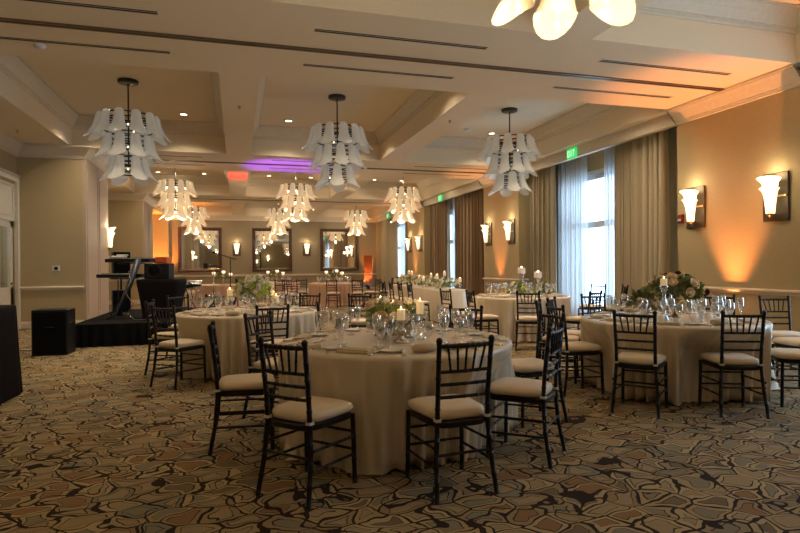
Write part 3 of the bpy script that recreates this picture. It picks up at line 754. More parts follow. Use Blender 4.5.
# far tables
far=[(18.0,-3.35,1,.2,'back to the camera at the far left table'),(18.9,-3.9,1,.3,'at the far side of the far left table near the stage'),
 (20.0,-3.92,1,.1,'back to the camera, left one at the far middle table'),(19.85,-3.45,1,-.2,'back to the camera, right one at the far middle table'),
 (18.6,-2.20,1,.1,'back to the camera, left one at the far right table'),(18.7,-1.42,1,-.1,'back to the camera, middle one at the far right table'),
 (19.2,-.95,.4,-.9,'at the right side of the far right table, seat showing'),(19.9,-.50,.1,-1,'just right of the far right table'),
 (21.6,-6.0,.1,.99,'at the left side of the far middle table'),(20.6,-.05,.9,.3,'near the orange doorway, farthest right of the far ones')]
for (d,s,a,b,l) in far: chair(d,s,a,b,D+l,g6)

# ------------------------------------------------------------------ tables and cloths
TH=.765
def tablecloth(loc, rad, lab, m_, seed=1, name='round_tablecloth', grp='floor-length tablecloths', nf=30):
    rg=random.Random(seed); n_=480; rings=[]
    fol=[(rg.uniform(0,2*pi), rg.uniform(.028,.075), rg.uniform(.4,1)) for _ in range(nf)]
    def fold(a):
        v=0
        for (p,w_,s_) in fol:
            dd=(a-p+pi)%(2*pi)-pi; v+=s_*math.exp(-(dd/w_)**2)
        return v
    F=[fold(2*pi*j/n_)+.15*sin(11*2*pi*j/n_+seed)+.08*sin(29*2*pi*j/n_) for j in range(n_)]
    G_=[sin(37*2*pi*j/n_+2.2*sin(3*2*pi*j/n_+seed)+1.3*sin(7*2*pi*j/n_)) for j in range(n_)]
    prof=[(0.0,TH,0),(.5,TH,0),(.93,TH,0),(.975,TH-.002,0),(.993,TH-.012,0),(1.0,TH-.03,0.05),(1.003,TH-.10,.20),(1.006,TH-.2,.30),(1.01,.42,.5),(1.015,.25,.7),(1.02,.10,.9),(1.03,.02,1.0),(1.06,.006,1.15)]
    lim=[]
    for j in range(n_):
        a=2*pi*j/n_; best=9
        for (cx_,cy_,ca) in CHAIRS:
            dx,dy=loc[0]-cx_,loc[1]-cy_
            if dx*dx+dy*dy>2.6: continue
            rr=.55
            while rr<1.15:
                px,py=dx+rr*cos(a),dy+rr*sin(a); lx=px*cos(ca)+py*sin(ca); ly=-px*sin(ca)+py*cos(ca)
                if abs(lx)<.245 and -.3<ly<.25: break
                rr+=.01
            if rr<1.15: best=min(best,rr)
        lim.append(best)
    lim2=[min(lim[(j+q)%n_]+.006*abs(q) for q in range(-14,15)) for j in range(n_)]
    lim3=[min(lim[j]-.005,sum(lim2[(j+q)%n_] for q in range(-3,4))/7) for j in range(n_)]
    prof=prof[:7]+[(1.004,.56,.3),(1.005,.51,.38)]+prof[8:]
    for (rr,z,k) in prof:
        lw=0 if z>.70 else min(1,(.70-z)/.16)
        def rad_at(j):
            q=rad*rr+.11*k*F[j]
            return q+(min(q,lim3[j])-q)*lw+.055*k*(G_[j]*(.6+.4*sin(5*2*pi*j/n_+seed))-.9)
        rings.append([(rad_at(j)*cos(2*pi*j/n_),rad_at(j)*sin(2*pi*j/n_), z+(.012*sin(5*2*pi*j/n_+seed)+.01 if z<.03 and k>1 else 0)) for j in range(n_)])
    mb=MB(); mb.loft(rings,False,False,True)
    o=mb.build(name,m_,None,loc); tag(o,lab,'tablecloth',grp); return o
T1=pt(4.52,-.04); T2=pt(7.50,-2.01); T3=pt(6.05,2.88); T4=pt(10.75,2.28); T6=pt(21.6,-4.75); T7=pt(20.2,-2.35); T8=pt(19.6,-6.15)
tablecloth(T1,.915,'champagne satin cloth on the nearest round table, folds reaching the carpet',M['cloth'],3)
tablecloth(T2,.915,'champagne cloth on the round table at the left beside the stage',M['cloth'],5)
tablecloth(T3,.915,'champagne cloth on the round table at the right below the sconces',M['cloth'],8)
tablecloth(T4,.915,'champagne cloth on the round table by the bright window',M['cloth'],11)
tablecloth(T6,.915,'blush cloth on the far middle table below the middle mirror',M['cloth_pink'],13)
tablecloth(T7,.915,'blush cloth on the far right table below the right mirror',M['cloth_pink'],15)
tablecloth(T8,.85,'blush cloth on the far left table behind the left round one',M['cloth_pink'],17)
# long table with straight sides and rounded ends
def long_cloth(cx_,y0,y1,w_,lab):
    outline=[]; r_=.30; n_=0; pts=[]
    corners=[(cx_+w_/2-r_,y0+r_,-90),(cx_+w_/2-r_,y1-r_,0),(cx_-w_/2+r_,y1-r_,90),(cx_-w_/2+r_,y0+r_,180)]
    raw=[]
    for (x,y,a0) in corners:
        for k in range(9): a=R(a0+k*90/8); raw.append((x+r_*cos(a),y+r_*sin(a),cos(a),sin(a)))
    dense=[]
    for i in range(len(raw)):
        a=raw[i]; b=raw[(i+1)%len(raw)]; L_=math.hypot(b[0]-a[0],b[1]-a[1]); k=max(1,int(L_/.03))
        for j in range(k): t=j/k; dense.append(tuple(a[q]+(b[q]-a[q])*t for q in range(4)))
    F=[]; s_=0
    for i,p in enumerate(dense): s_+=.03; F.append(.5+.5*sin(s_*9+1.5*sin(s_*2.3)))
    mb=MB(); rings=[]
    for (ins,z,k) in ((-.4,TH,0),(-.02,TH,0),(-.005,TH-.006,0),(0,TH-.03,0),(.005,TH-.15,.2),(.01,.4,.6),(.02,.1,1),(.03,.01,1.1)):
        rings.append([(p[0]+p[2]*(max(ins,-.29)+.055*k*F[i]),p[1]+p[3]*(max(ins,-.29)+.055*k*F[i]),z) for i,p in enumerate(dense)])
    mb.loft(rings,True,False,True); o=mb.build('long_tablecloth',M['cloth'],None,(0,0,0)); tag(o,lab,'tablecloth','floor-length tablecloths'); return o
LX0,LX1,LY0,LY1=4.62,5.38,12.55,17.6
long_cloth((LX0+LX1)/2,LY0,LY1,LX1-LX0,'champagne cloth over the long banquet table of candles and flowers')

# ------------------------------------------------------------------ tableware
def m_of(name,mb,mat_): 
    me=mb.build(name,mat_); return me
def wine_prof(h_,rb,bowl,rim): # outer stem glass
    return [(0,0.0),(rb,0.0),(rb,.003),(.012,.010),(.005,.02),(.004,h_-bowl-.01),(.010,h_-bowl),(rim*.70,h_-bowl*.82),(rim*1.0,h_-bowl*.55),(rim*1.0,h_-bowl*.3),(rim*.92,h_)]
def glass_obj(prof,name,lab,grp): 
    inner=[(max(r-.0018,0),z) for r,z in reversed(prof[7:])]
    o=MB().lathe(prof+inner+[(0,prof[6][1]+.008)],16).build(name,M['glass']); return o
proto={}
proto['wine_glass']=glass_obj(wine_prof(.235,.036,.125,.033),'wine_glass','','')
proto['water_goblet']=glass_obj(wine_prof(.185,.036,.115,.036),'water_goblet','','')
proto['champagne_flute']=glass_obj([(0,0.0),(.033,0.0),(.033,.003),(.01,.009),(.004,.02),(.004,.085),(.008,.092),(.02,.12),(.027,.16),(.027,.20),(.024,.235)],'champagne_flute','','')
def plate_mb(r_): return MB().lathe([(0,.004),(r_*.62,.004),(r_*.72,.009),(r_,.018),(r_,.015),(r_*.7,.002),(0,0)],28)
proto['bread_plate']=plate_mb(.085).build('bread_plate',M['china'])
def napkin_mb():
    mb=MB(); mb.bbox(0,0,.008,.24,.11,.016,.005); mb.bbox(.0,.004,.020,.235,.095,.010,.004); return mb
proto['napkin']=napkin_mb().build('napkin',M['napkin'])
proto['rolled_napkin']=MB().loft([[(x,.045*cos(a)*k,.030+.028*sin(a)*k) for a in [2*pi*j/14 for j in range(14)]] for x,k in ((-.08,.6),(-.07,.9),(0,1.05),(.07,.9),(.08,.6))]).build('rolled_napkin',M['napkin'])
def fork_mb():
    mb=MB(); mb.tube([(0,-.10,.004),(0,-.02,.006),(0,.03,.006)],[.006,.0035,.004],6)
    mb.bbox(0,.045,.005,.022,.034,.003,.001)
    for x in (-.0085,-.003,.003,.0085): mb.box(x-.0015,x+.0015,.06,.095,.004,.007)
    return mb
proto['fork']=fork_mb().build('fork',M['silver'])
mb=MB(); mb.tube([(0,-.11,.005),(0,-.02,.005)],[.007,.005],6); mb.add([(-.006,-.02,.003),(.008,-.02,.003),(.009,.08,.003),(-.004,.105,.003),(-.006,-.02,.006),(.008,-.02,.006),(.009,.08,.006),(-.004,.105,.006)],[(3,2,1,0),(4,5,6,7),(0,1,5,4),(1,2,6,5),(2,3,7,6),(3,0,4,7)])
proto['knife']=mb.build('knife',M['silver'])
CATS={'wine_glass':'wine glass','water_goblet':'water glass','champagne_flute':'champagne flute','bread_plate':'plate','napkin':'napkin','rolled_napkin':'napkin','fork':'fork','knife':'knife'}
DESC={'wine_glass':'clear stemmed wine glass','water_goblet':'clear water goblet','champagne_flute':'slim champagne flute','bread_plate':'small white side plate','napkin':'folded beige napkin','rolled_napkin':'rolled beige napkin','fork':'polished silver fork','knife':'polished silver table knife'}
pused=set()
def put(kind,p,z,rz,where,grp_where):
    lab=DESC[kind]+' '+where; grp=CATS[kind]+' items '+grp_where
    if kind not in pused:
        pused.add(kind); o=proto[kind]; o.location=(p[0],p[1],z); o.rotation_euler.z=rz; tag(o,lab,CATS[kind],grp)
    else: dup(proto[kind],(p[0],p[1],z),rz,lab,grp)
def ph_off8(ph,base):
    q=(ph-base)%(2*pi/8)
    return q if q<pi/8 else q-2*pi/8
def ph_off(ph,base):
    q=(ph-base)%(2*pi/10)
    return q if q<pi/10 else q-2*pi/10
SPOTS=['at the front','at the front right','at the near right','at the far right','at the back right','at the back','at the back left','at the far left','at the near left','at the front left']
def settings(T,n_,ph,where0,seed,simple=False):
    rg=random.Random(seed); base=math.atan2(-T.y,-T.x)
    for i in range(n_):
        a=2*pi*i/n_+ph
        rel=(a-base)%(2*pi); where=where0
        if n_==8: where=['at the front','at the front right','at the right','at the back right','at the back','at the back left','at the left','at the front left'][round((rel-ph_off8(ph,base))/(2*pi/8))%8]+' of '+where0[3:]
        if n_==10: where=SPOTS[round((rel-ph_off(ph,base))/(2*pi/10))%10]+' of '+where0[3:]
        def at(rad,side): # side>0 to diner's right
            return (T.x+rad*cos(a)-side*sin(a)*-1*-1, T.y+rad*sin(a)+side*cos(a)*-1*-1)
        rz=a+pi/2+rg.uniform(-.08,.08)
        z=TH+.001
        put('water_goblet',at(.54+rg.uniform(-.02,.02),.10),z,0,where,where0)
        put('wine_glass',at(.47+rg.uniform(-.02,.02),.03),z,0,where,where0)
        put('champagne_flute',at(.60+rg.uniform(-.02,.02),.19),z,0,where,where0)
        if simple:
            put('napkin',at(.76,0),z,rz,where,where0); continue
        put('rolled_napkin' if i%5==2 else 'napkin',at(.75,.0),z,rz,where,where0)
        put('bread_plate',at(.66,-.20),z,0,where,where0)
        put('fork',at(.76,-.155),z,a+pi/2,where,where0)
        put('knife',at(.76,.155),z,a+pi/2,where,where0)
settings(T1,10,R(17),'on the nearest round table',1)
settings(T2,10,R(3),'on the left round table',2)
settings(T3,10,R(10),'on the right round table',3)
settings(T4,10,R(0),'on the round table by the bright window',4)
settings(T6,8,0,'on the far middle table',6,True); settings(T7,8,0,'on the far right table',7,True)
def at1(a,r_): return (T1.x+r_*cos(a),T1.y+r_*sin(a))

# candles, holders, flowers
def candle(p,z,h_,r_,lab,grp,glow=True,power=.5):
    t=empty('pillar_candle',(p[0],p[1],z)); tag(t,lab,'candle',grp)
    MB().lathe([(0,0),(r_,0),(r_,h_-.006),(r_*.92,h_),(r_*.7,h_-.006),(0,h_-.008)],18).build('wax',M['wax'],t)
    MB().lathe([(0,h_-.006),(.003,h_+.0),(.0045,h_+.008),(.0025,h_+.017),(0,h_+.024)],8).build('flame',M['flame'],t)
    if power: tlight('candle_light','POINT',(p[0],p[1],z+h_+.03),power,(1,.6,.25),None,.02)
    return t
def holder(p,z,h_,r_,m_,lab,grp,name='candle_holder'):
    k=h_/.16
    o=MB().lathe([(0,0),(r_*1.15,0),(r_*1.2,.008),(r_*1.0,.018*k),(r_*.45,.035*k),(r_*.35,.05*k),(r_*.7,.065*k),(r_*.8,.082*k),(r_*.6,.10*k),(r_*.35,.11*k),(r_*.5,.13*k),(r_*.95,.15*k),(r_*1.05,.158*k),(r_*1.05,.16*k),(0,.16*k)],20).build(name,m_,None,(p[0],p[1],z))
    tag(o,lab,'candle holder',grp); return o
def blossom_mb(r_,seed=0,layers=3):
    rg=random.Random(seed); mb=MB()
    mb.lathe([(0,-r_*.5),(r_*.45,-r_*.35),(r_*.6,0),(r_*.5,r_*.4),(r_*.2,r_*.55),(0,r_*.5)],10)
    for l in range(layers):
        k=5+l*2
        for j in range(k):
            a=2*pi*j/k+l*.5+rg.uniform(-.2,.2); rr=r_*(.45+.25*l); hh=r_*(.75-.28*l)
            c_=Vector((cos(a),sin(a),0)); s_=Vector((-sin(a),cos(a),0)); w_=r_*.38
            base=c_*rr*.4+Vector((0,0,-r_*.4)); mid=c_*rr*1.0+Vector((0,0,hh*.4)); tip=c_*(rr*1.15)+Vector((0,0,hh))
            mb.add([base-s_*w_*.4,base+s_*w_*.4,mid+s_*w_,mid-s_*w_,tip+s_*w_*.6,tip-s_*w_*.6],[(0,1,2,3),(3,2,4,5)],True)
    return mb
def leaves_mb(rad,h_,n_,ls,seed,flat=.7,droop=.1):
    rg=random.Random(seed); mb=MB()
    for i in range(n_):
        u=rg.uniform(-.35,1); a=rg.uniform(0,2*pi); q=math.sqrt(max(0,1-u*u))
        rr=rg.uniform(.55,1.0)
        d=Vector((q*cos(a),q*sin(a),u)); p=Vector((d.x*rad*rr,d.y*rad*rr,d.z*h_*rr))
        d=(d+Vector((rg.uniform(-.6,.6),rg.uniform(-.6,.6),rg.uniform(-.5,.4)))).normalized()
        s_=d.cross(Vector((rg.uniform(-1,1),rg.uniform(-1,1),rg.uniform(-1,1)))).normalized(); l_=ls*rg.uniform(.6,1.3); w_=l_*.28
        nn=d.cross(s_)
        mb.add([p,p+d*l_*.35+s_*w_,p+d*l_*.75+s_*w_*.7,p+d*l_,p+d*l_*.75-s_*w_*.7,p+d*l_*.35-s_*w_,p+d*l_*.5+nn*w_*.25],[(0,1,6),(1,2,6),(2,3,6),(3,4,6),(4,5,6),(5,0,6)],True)
    for i in range(n_//12):
        a=rg.uniform(0,2*pi); mb.tube([(0,0,-h_*.4),(rad*.5*cos(a),rad*.5*sin(a),h_*.3),(rad*.85*cos(a),rad*.85*sin(a),h_*rg.uniform(.1,.9))],.003,5)
    return mb
B1=blossom_mb(.035,1).build('blossom',M['petal']); B1me=B1.data; bpy.data.objects.remove(B1)
B2=blossom_mb(.045,2).build('blossom',M['petalpeach']); B2me=B2.data; bpy.data.objects.remove(B2)
B3=blossom_mb(.026,3,4).build('blossom',M['lime']); B3me=B3.data; bpy.data.objects.remove(B3)
B4=blossom_mb(.03,4).build('blossom',M['wine']); B4me=B4.data; bpy.data.objects.remove(B4)
def flowers(p,z,rad,h_,nl,ls,blooms,lab,vase,seed,lm='leaf',grp='table flower arrangements'):
    rg=random.Random(seed); t=empty('flower_arrangement',(p[0],p[1],z)); tag(t,lab,'flowers',grp)
    zc=0
    if vase=='glass': 
        MB().lathe([(0,0),(.055,0),(.06,.004),(.05,.05),(.06,.12),(.057,.12),(.046,.05),(.052,.008),(0,.008)],20).build('vase',M['glass'],t)
        st=MB()
        for k in range(8): a=k*.8; st.tube([(.02*cos(a*2),.02*sin(a*2),.01),(.04*cos(a),.04*sin(a),.14)],.003,5)
        st.build('stems',M['leafdark'],t); zc=.12+h_*.45
    elif vase=='mercury':
        MB().lathe([(0,0),(.06,0),(.05,.02),(.03,.05),(.05,.08),(.07,.13),(.065,.13),(0,.10)],20).build('vase',M['mercury'],t); zc=.13+h_*.4
    elif vase=='gold':
        MB().lathe([(0,0),(.07,0),(.072,.01),(.03,.03),(.014,.06),(.014,.13),(.03,.15),(.09,.20),(.085,.20),(0,.16)],20).build('vase',M['gold'],t); zc=.20+h_*.45
    elif vase=='low':
        MB().lathe([(0,0),(.05,0),(.06,.05),(.05,.06),(0,.05)],16).build('vase',M['glass'],t); zc=.05+h_*.4
    leaves_mb(rad*.85,h_*.85,nl,ls,seed).build('foliage',M[lm],t,(0,0,zc))
    for (me,k,rr) in blooms:
        for i in range(k):
            u=rg.uniform(-.15,1); a=rg.uniform(0,2*pi); q=math.sqrt(1-u*u)
            d=Vector((q*cos(a),q*sin(a),u))
            b_=bpy.data.objects.new('blossom',me); COL.objects.link(b_); b_.parent=t
            b_.location=(d.x*rad*rr*1.08,d.y*rad*rr*1.08,zc+d.z*h_*rr*1.1); b_.rotation_mode='QUATERNION'; b_.rotation_quaternion=d.to_track_quat('Z','Y')
            s_=rg.uniform(.95,1.45); b_.scale=(s_,)*3
    return t
Z=TH+.001
# nearest table
gc='candles on the nearest round table'; gh='candle holders on the nearest round table'
q=pt(4.30,.005); holder(q,Z,.17,.055,M['mercury'],'silver mercury-glass candle holder at the front of the nearest centrepiece',gh); candle(q,Z+.171,.08,.031,'ivory pillar candle at the front of the nearest centrepiece',gc)
q=pt(4.72,-.165); holder(q,Z,.22,.05,M['mercury'],'tall silver candle holder at the back left of the nearest centrepiece',gh); candle(q,Z+.221,.09,.032,'ivory pillar candle, tallest and leftmost on the nearest table',gc)
q=pt(4.78,-.06); holder(q,Z,.19,.05,M['mercury'],'silver candle holder at the back middle of the nearest centrepiece',gh); candle(q,Z+.191,.08,.033,'brightly glowing pillar candle at the back of the nearest centrepiece',gc)
q=pt(4.50,.155); holder(q,Z,.20,.045,M['glass'],'clear glass candle holder at the right of the nearest centrepiece',gh); candle(q,Z+.201,.10,.029,'ivory pillar candle on the clear glass holder of the nearest table',gc)
flowers(pt(4.50,-.13),Z,.16,.12,330,.042,[(B2me,5,1.0),(B1me,9,1.0)],'loose green and ivory flowers in a glass vase on the nearest table','glass',21)
flowers(pt(4.62,.06),Z,.12,.11,200,.042,[(B1me,6,1.0)],'small green bouquet behind the front candle on the nearest table','mercury',22)
for (d,s) in ((4.3,-.16),(4.42,.24),(4.75,.12)):
    pass
# left table
flowers(pt(7.50,-1.93),Z+.03,.23,.20,480,.05,[(B1me,34,1.0),(B3me,26,1.02)],'round ball of lime green and white flowers on the left round table','glass',31)
q=pt(7.55,-2.27); holder(q,Z,.20,.05,M['glass'],'clear glass candle holder left of the flower ball on the left table','candle holders on the left table'); candle(q,Z+.201,.09,.035,'ivory candle left of the flower ball on the left table','candles on the left table',power=.4)
q=pt(7.40,-1.62); holder(q,Z,.12,.05,M['glass'],'low clear glass candle holder right of the flower ball on the left table','candle holders on the left table'); candle(q,Z+.121,.09,.035,'ivory candle right of the flower ball on the left table','candles on the left table',power=.4)
# right table
flowers(pt(6.15,2.98),Z,.26,.17,420,.085,[(B2me,7,.95),(B4me,5,1.1)],'dark olive foliage and peach flowers in a gold pedestal bowl on the right table','gold',41,'leafdark')
flowers(pt(5.98,2.58),Z,.14,.11,150,.085,[(B2me,4,.9)],'lower spray of dark leaves left of the pedestal bowl on the right table','mercury',42,'leafdark')
q=pt(5.72,2.66); holder(q,Z,.36,.04,M['glass'],'tall clear glass candlestick on the right table','candle holders on the right table'); candle(q,Z+.361,.07,.032,'glowing candle on the tall glass candlestick of the right table','candles on the right table',power=.4)
for k,(d,s) in enumerate(((5.75,2.98),(5.85,3.18),(5.7,2.62),(6.2,3.3))):
    q=pt(d,s); o=MB().lathe([(0,0),(.03,0),(.036,.07),(.033,.07),(.027,.005),(0,.005)],14).build('votive_glass',M['frosted_votive'],None,(q.x,q.y,Z)); tag(o,'small glowing votive glass on the right round table, %s'%['front middle one','right of the pedestal bowl','front left one','far right one'][k],'votive','votives on the right table')
# window table
flowers(pt(10.7,2.2),Z,.17,.13,220,.08,[(B1me,8,.95),(B3me,10,1.0)],'lime and white flowers on the table by the bright window','low',51)
flowers(pt(10.8,2.72),Z,.16,.12,160,.08,[(B1me,10,.95)],'trailing white flowers right of the lime ones by the bright window','low',52)
for k,(d,s,h_) in enumerate(((10.6,2.27,.42),(10.6,2.58,.34))):
    q=pt(d,s); w_=['left','right'][k]
    holder(q,Z,h_,.045,M['glass'],'tall clear glass stand, %s one on the table by the window'%w_,'candle holders on the window table')
    t=empty('votive_lantern',(q.x,q.y,Z+h_+.001)); tag(t,'square frosted votive on the %s glass stand by the window'%w_,'votive','votives on the window table')
    MB().bbox(0,0,.055,.11,.11,.11,.008).build('glass_cup',M['frosted_votive'],t); MB().lathe([(0,.11),(.02,.111),(.005,.13),(0,.135)],8).build('flame',M['flame'],t)
# long table garland
rg=random.Random(9)
for k in range(6):
    y=LY0+.5+k*.8; flowers((5.0+rg.uniform(-.05,.05),y),Z,.24,.15,170,.07,[(B1me,16,1.0),(B2me,3,1.0)],'ivory and green flower cluster on the long table, %s from its near end'%['first','second','third','fourth','fifth','sixth'][k],'low',60+k,grp='flower clusters along the long table')
for k in range(9):
    y=LY0+.25+k*.53; x=4.80 if k%2 else 5.2; h_=(.18,.26,.32)[k%3]
    w_='%s from the near end of the long table'%['first','second','third','fourth','fifth','sixth','seventh','eighth','ninth'][k]
    holder((x,y),Z,h_,.045,M['glass'],'clear glass candle holder, '+w_,'candle holders on the long table'); candle((x,y),Z+h_+.001,.10,.038,'glowing ivory pillar candle, '+w_,'candles on the long table',power=.35)
# far tables
for (T,nm,sd) in ((T6,'far middle table',71),(T7,'far right table',72),(T8,'far left table',73)):
    flowers(T,Z,.22,.16,120,.10,[(B1me,4,.95)],'small green arrangement on the '+nm,'gold',sd,'leafdark')
    for k,(dx,dy,h_) in enumerate(((-.28,0,.34),(.28,-.05,.30),(.05,-.25,.38))):
        w_=['left','right','front'][k]
        holder((T.x+dx,T.y+dy),Z,h_,.04,M['glass'],'clear glass candle stand, %s one on the %s'%(w_,nm),'candle holders on the far tables')
        t=empty('glowing_votive',(T.x+dx,T.y+dy,Z+h_+.001)); tag(t,'warm glowing round votive, %s one on the %s'%(w_,nm),'votive','votives on the far tables')
        MB().lathe([(0,0),(.04,.005),(.06,.04),(.055,.08),(.04,.09)],12).build('glass_cup',M['cream_lamp'],t)

# ------------------------------------------------------------------ floor speaker, bar table
def speaker(name,loc,rz,w_,d_,h_,lab,cone=True,cat='speaker'):
    t=empty(name,loc,rz); tag(t,lab,cat)
    MB().bbox(0,0,h_/2,w_,d_,h_,.012).build('cabinet',M['black'],t)
    MB().bbox(0,-d_/2-.006,h_/2,w_*.9,.014,h_*.9,.004).build('grille',M['blackgrille'],t)
    mb=MB(); mb.tube([(-w_*.12,-d_/2-.016,h_*.62),(w_*.12,-d_/2-.016,h_*.62)],.006,6); mb.build('badge',M['darkmetal'],t)
    mb=MB()
    for s_ in (-1,1): mb.bbox(s_*(w_/2+.004),0,h_*.72,.012,.14,.05,.004)
    mb.build('handle',M['darkmetal'],t)
    return t
speaker('loudspeaker',pt(9.0,-5.50),R(-1),.50,.44,.71,'large black loudspeaker standing on the carpet at the left')
o=MB().tube([(0,0,.006),(-.25,.1,.006),(-.45,.35,.006),(-.3,.6,.006)],.006,6).build('speaker_cable',M['black'],None,pt(9.3,-5.95)); tag(o,'thin black cable trailing left of the floor loudspeaker','cable')
# draped high table at the left edge
t=empty('draped_bar_table',(-3.00,6.75,0)); tag(t,'tall table under a dark cloth cut by the left edge of the picture','table')
n_=160; rings=[]
for (ins,z,k) in ((-.3,1.0,0),(-.01,1.0,0),(0,.985,0),(0,.9,.3),(.01,.5,.8),(.03,.05,1.2),(.03,.005,1.2)):
    ring=[]
    for j in range(n_):
        a=2*pi*j/n_; e=.25; x=math.copysign(abs(cos(a))**e,cos(a)); y=math.copysign(abs(sin(a))**e,sin(a)); k2=.012*k*sin(17*a+sin(3*a))
        ring.append((x*(.72+ins+k2),y*(.38+ins+k2),z))
    rings.append([(x,y,z*.96) for x,y,z in ring])
MB().loft(rings,True,False,True).build('cloth',M['purplecloth'],t)

# ------------------------------------------------------------------ stage and gear
SX0,SX1,SY0,SY1,SZ=-2.68,.35,10.8,14.5,.39
t=empty('stage_platform',((SX0+SX1)/2,(SY0+SY1)/2,0)); tag(t,'low black stage platform with pleated skirt at the left','stage')
hx,hy=(SX1-SX0)/2,(SY1-SY0)/2
MB().box(-hx,hx,-hy,hy,SZ-.06,SZ).build('deck',M['deck'],t)
rings=[]
pth=[(-hx,-hy),(hx,-hy),(hx,hy),(-hx,hy)]; dense=[]
for i in range(4):
    a=Vector(pth[i]); b=Vector(pth[(i+1)%4]); L_=(b-a).length; k=int(L_/.02); d_=(b-a).normalized(); nn=Vector((d_.y,-d_.x))
    for j in range(k): dense.append((a+(b-a)*j/k, nn, j*.02))
for z,k in ((SZ-.005,.3),(SZ-.1,.7),(.15,1),(.004,1.2)): rings.append([(p.x+n2.x*(.03+.022*k*sin(s_*38+2*sin(s_*5))),p.y+n2.y*(.03+.022*k*sin(s_*38+2*sin(s_*5))),z) for p,n2,s_ in dense])
MB().loft(rings,False,False,True).build('skirt',M['blackcloth'],t)
def onst(d,s,z=SZ): p=pt(d,s); return Vector((p.x,p.y,z))
# keyboard stand: leaning column with arms
S0=onst(11.3,-5.42)
t=empty('keyboard_stand',S0,-YAW); tag(t,'black leaning column keyboard stand on the stage','stand')
MB().tube([(0,-.40,.05),(.40,-.40,1.14)],.06,4).build('column',M['steelblue'],t)
for s_ in (-1,1):
    MB().tube([(.0,-.40,.08),(-.02,-.4+s_*.40,.022)],.018).build('foot',M['black'],t)
MB().tube([(.26,-.4,.757),(.20,.0,.757)],.014).tube([(.26,-.4,.757),(-.2,-.28,.757),(-.2,0,.757)],.014).build('lower_arm',M['black'],t)
MB().tube([(.38,-.4,1.057),(.30,.05,1.057)],.014).tube([(.38,-.4,1.057),(-.1,-.22,1.057),(-.1,.05,1.057)],.014).build('upper_arm',M['black'],t)
def keyboard(loc,w_,lab,panel=None):
    t=empty('electric_keyboard',loc,-YAW); tag(t,lab,'keyboard','keyboards on the stage stand')
    MB().bbox(0,0,.035,w_,.30,.07,.01).build('case',M['black'],t)
    wk=MB(); nk=int(w_*.9/.024)
    for i in range(nk): wk.box(-w_*.45+i*.024,-w_*.45+i*.024+.022,-.145,.0,.071,.078)
    wk.build('white_keys',M['white'],t)
    bk=MB()
    for i in range(nk):
        if i%7 in (0,1,3,4,5): bk.box(-w_*.45+i*.024+.016,-w_*.45+i*.024+.030,-.06,.0,.078,.088)
    bk.build('black_keys',M['black'],t)
    if panel: MB().bbox(w_*.30,.07,.075,w_*.36,.13,.012,.003).build('control_panel',M[panel],t)
keyboard(S0+Vector((0,0,.775))+pt(-.15,-.05),.86,'lower black electric keyboard on the stage stand')
keyboard(S0+Vector((0,0,1.075))+pt(-.15,.12),.86,'upper electric keyboard with a blue panel on the stage stand','blue')
o=MB().bbox(0,0,.02,.30,.16,.035,.012).bbox(.08,.02,.05,.2,.1,.03,.01).build('folded_papers',M['paper'],None,S0+Vector((0,0,1.166))+pt(-.12,-.14),-YAW); tag(o,'loose heap of white papers on the upper keyboard','papers')
t=empty('folding_stand',onst(11.5,-5.72)); tag(t,'thin black upright stand left of the leaning keyboard column','stand')
MB().tube([(0,0,.0),(0,0,.72)],.014).build('pole',M['black'],t); 
for k in range(3): MB().tube([(0,0,.25),(.2*cos(k*2.1+.4),.2*sin(k*2.1+.4),.012)],.01).build('leg',M['black'],t)
# loudspeaker on a pole, sub below
p=onst(12.6,-6.2); t=speaker('loudspeaker',p,R(18),.34,.32,.48,'black loudspeaker raised on a pole behind the keyboards'); t.location.z=SZ+.84
o=MB().tube([(0,0,.485),(0,0,.835)],.02).build('pole_mount',M['black'],None,(p.x,p.y,SZ)); tag(o,'short black pole carrying the raised stage loudspeaker','pole')
speaker('subwoofer',p,R(15),.36,.36,.48,'black subwoofer box on the stage under the raised loudspeaker')
# draped table with amp
p=onst(11.0,-4.62); 
t=empty('draped_stage_table',p,-YAW); tag(t,'small stage table under a stretched dark aubergine cloth','table')
rings=[]
for (hx_,hy_,z) in ((.20,.2,.745),(.395,.29,.745),(.405,.30,.735),(.40,.30,.66),(.34,.26,.3),(.31,.24,.05),(.32,.25,.0)):
    rings.append([(math.copysign(abs(cos(2*pi*j/64))**.3,cos(2*pi*j/64))*hx_*(1+.01*sin(j*1.7)*(z<.6)),math.copysign(abs(sin(2*pi*j/64))**.3,sin(2*pi*j/64))*hy_,z) for j in range(64)])
MB().loft(rings,True,False,True).build('stretch_cloth',M['purplecloth'],t)
ta=empty('guitar_amplifier',p+Vector((0,0,.747))+pt(0,-.05),-YAW); tag(ta,'black amplifier with a round cone on the draped stage table','amplifier')
MB().bbox(0,0,.15,.48,.26,.30,.01).build('cabinet',M['black'],ta)
MB().lathe([(.12,0),(.135,-.01),(.13,-.015),(.10,-.008),(.05,.02),(0,.012)],24).build('cone',M['blackgrille'],ta,(-.05,-.135,.16)).rotation_euler=(R(90),0,0)
MB().lathe([(.128,0),(.14,0),(.14,.012),(.128,.012),(.128,0)],24).build('cone_ring',M['darkmetal'],ta,(-.05,-.131,.16)).rotation_euler=(R(90),0,0)
MB().tube([(-.1,0,.295),(-.1,0,.32),(.1,0,.32),(.1,0,.295)],.008).build('handle',M['black'],ta)
o=MB().bbox(0,0,.09,.25,.2,.18,.01).build('orange_case',M['orange'],None,onst(11.6,-4.85,SZ+1.00)); o.rotation_euler.z=-YAW; tag(o,'small bright orange case behind the black amplifier','case')
o=empty('case_stand',onst(11.6,-4.85)); tag(o,'black stand under the orange case','stand')
MB().bbox(0,0,.984,.36,.28,.03,.005).build('shelf',M['black'],o)
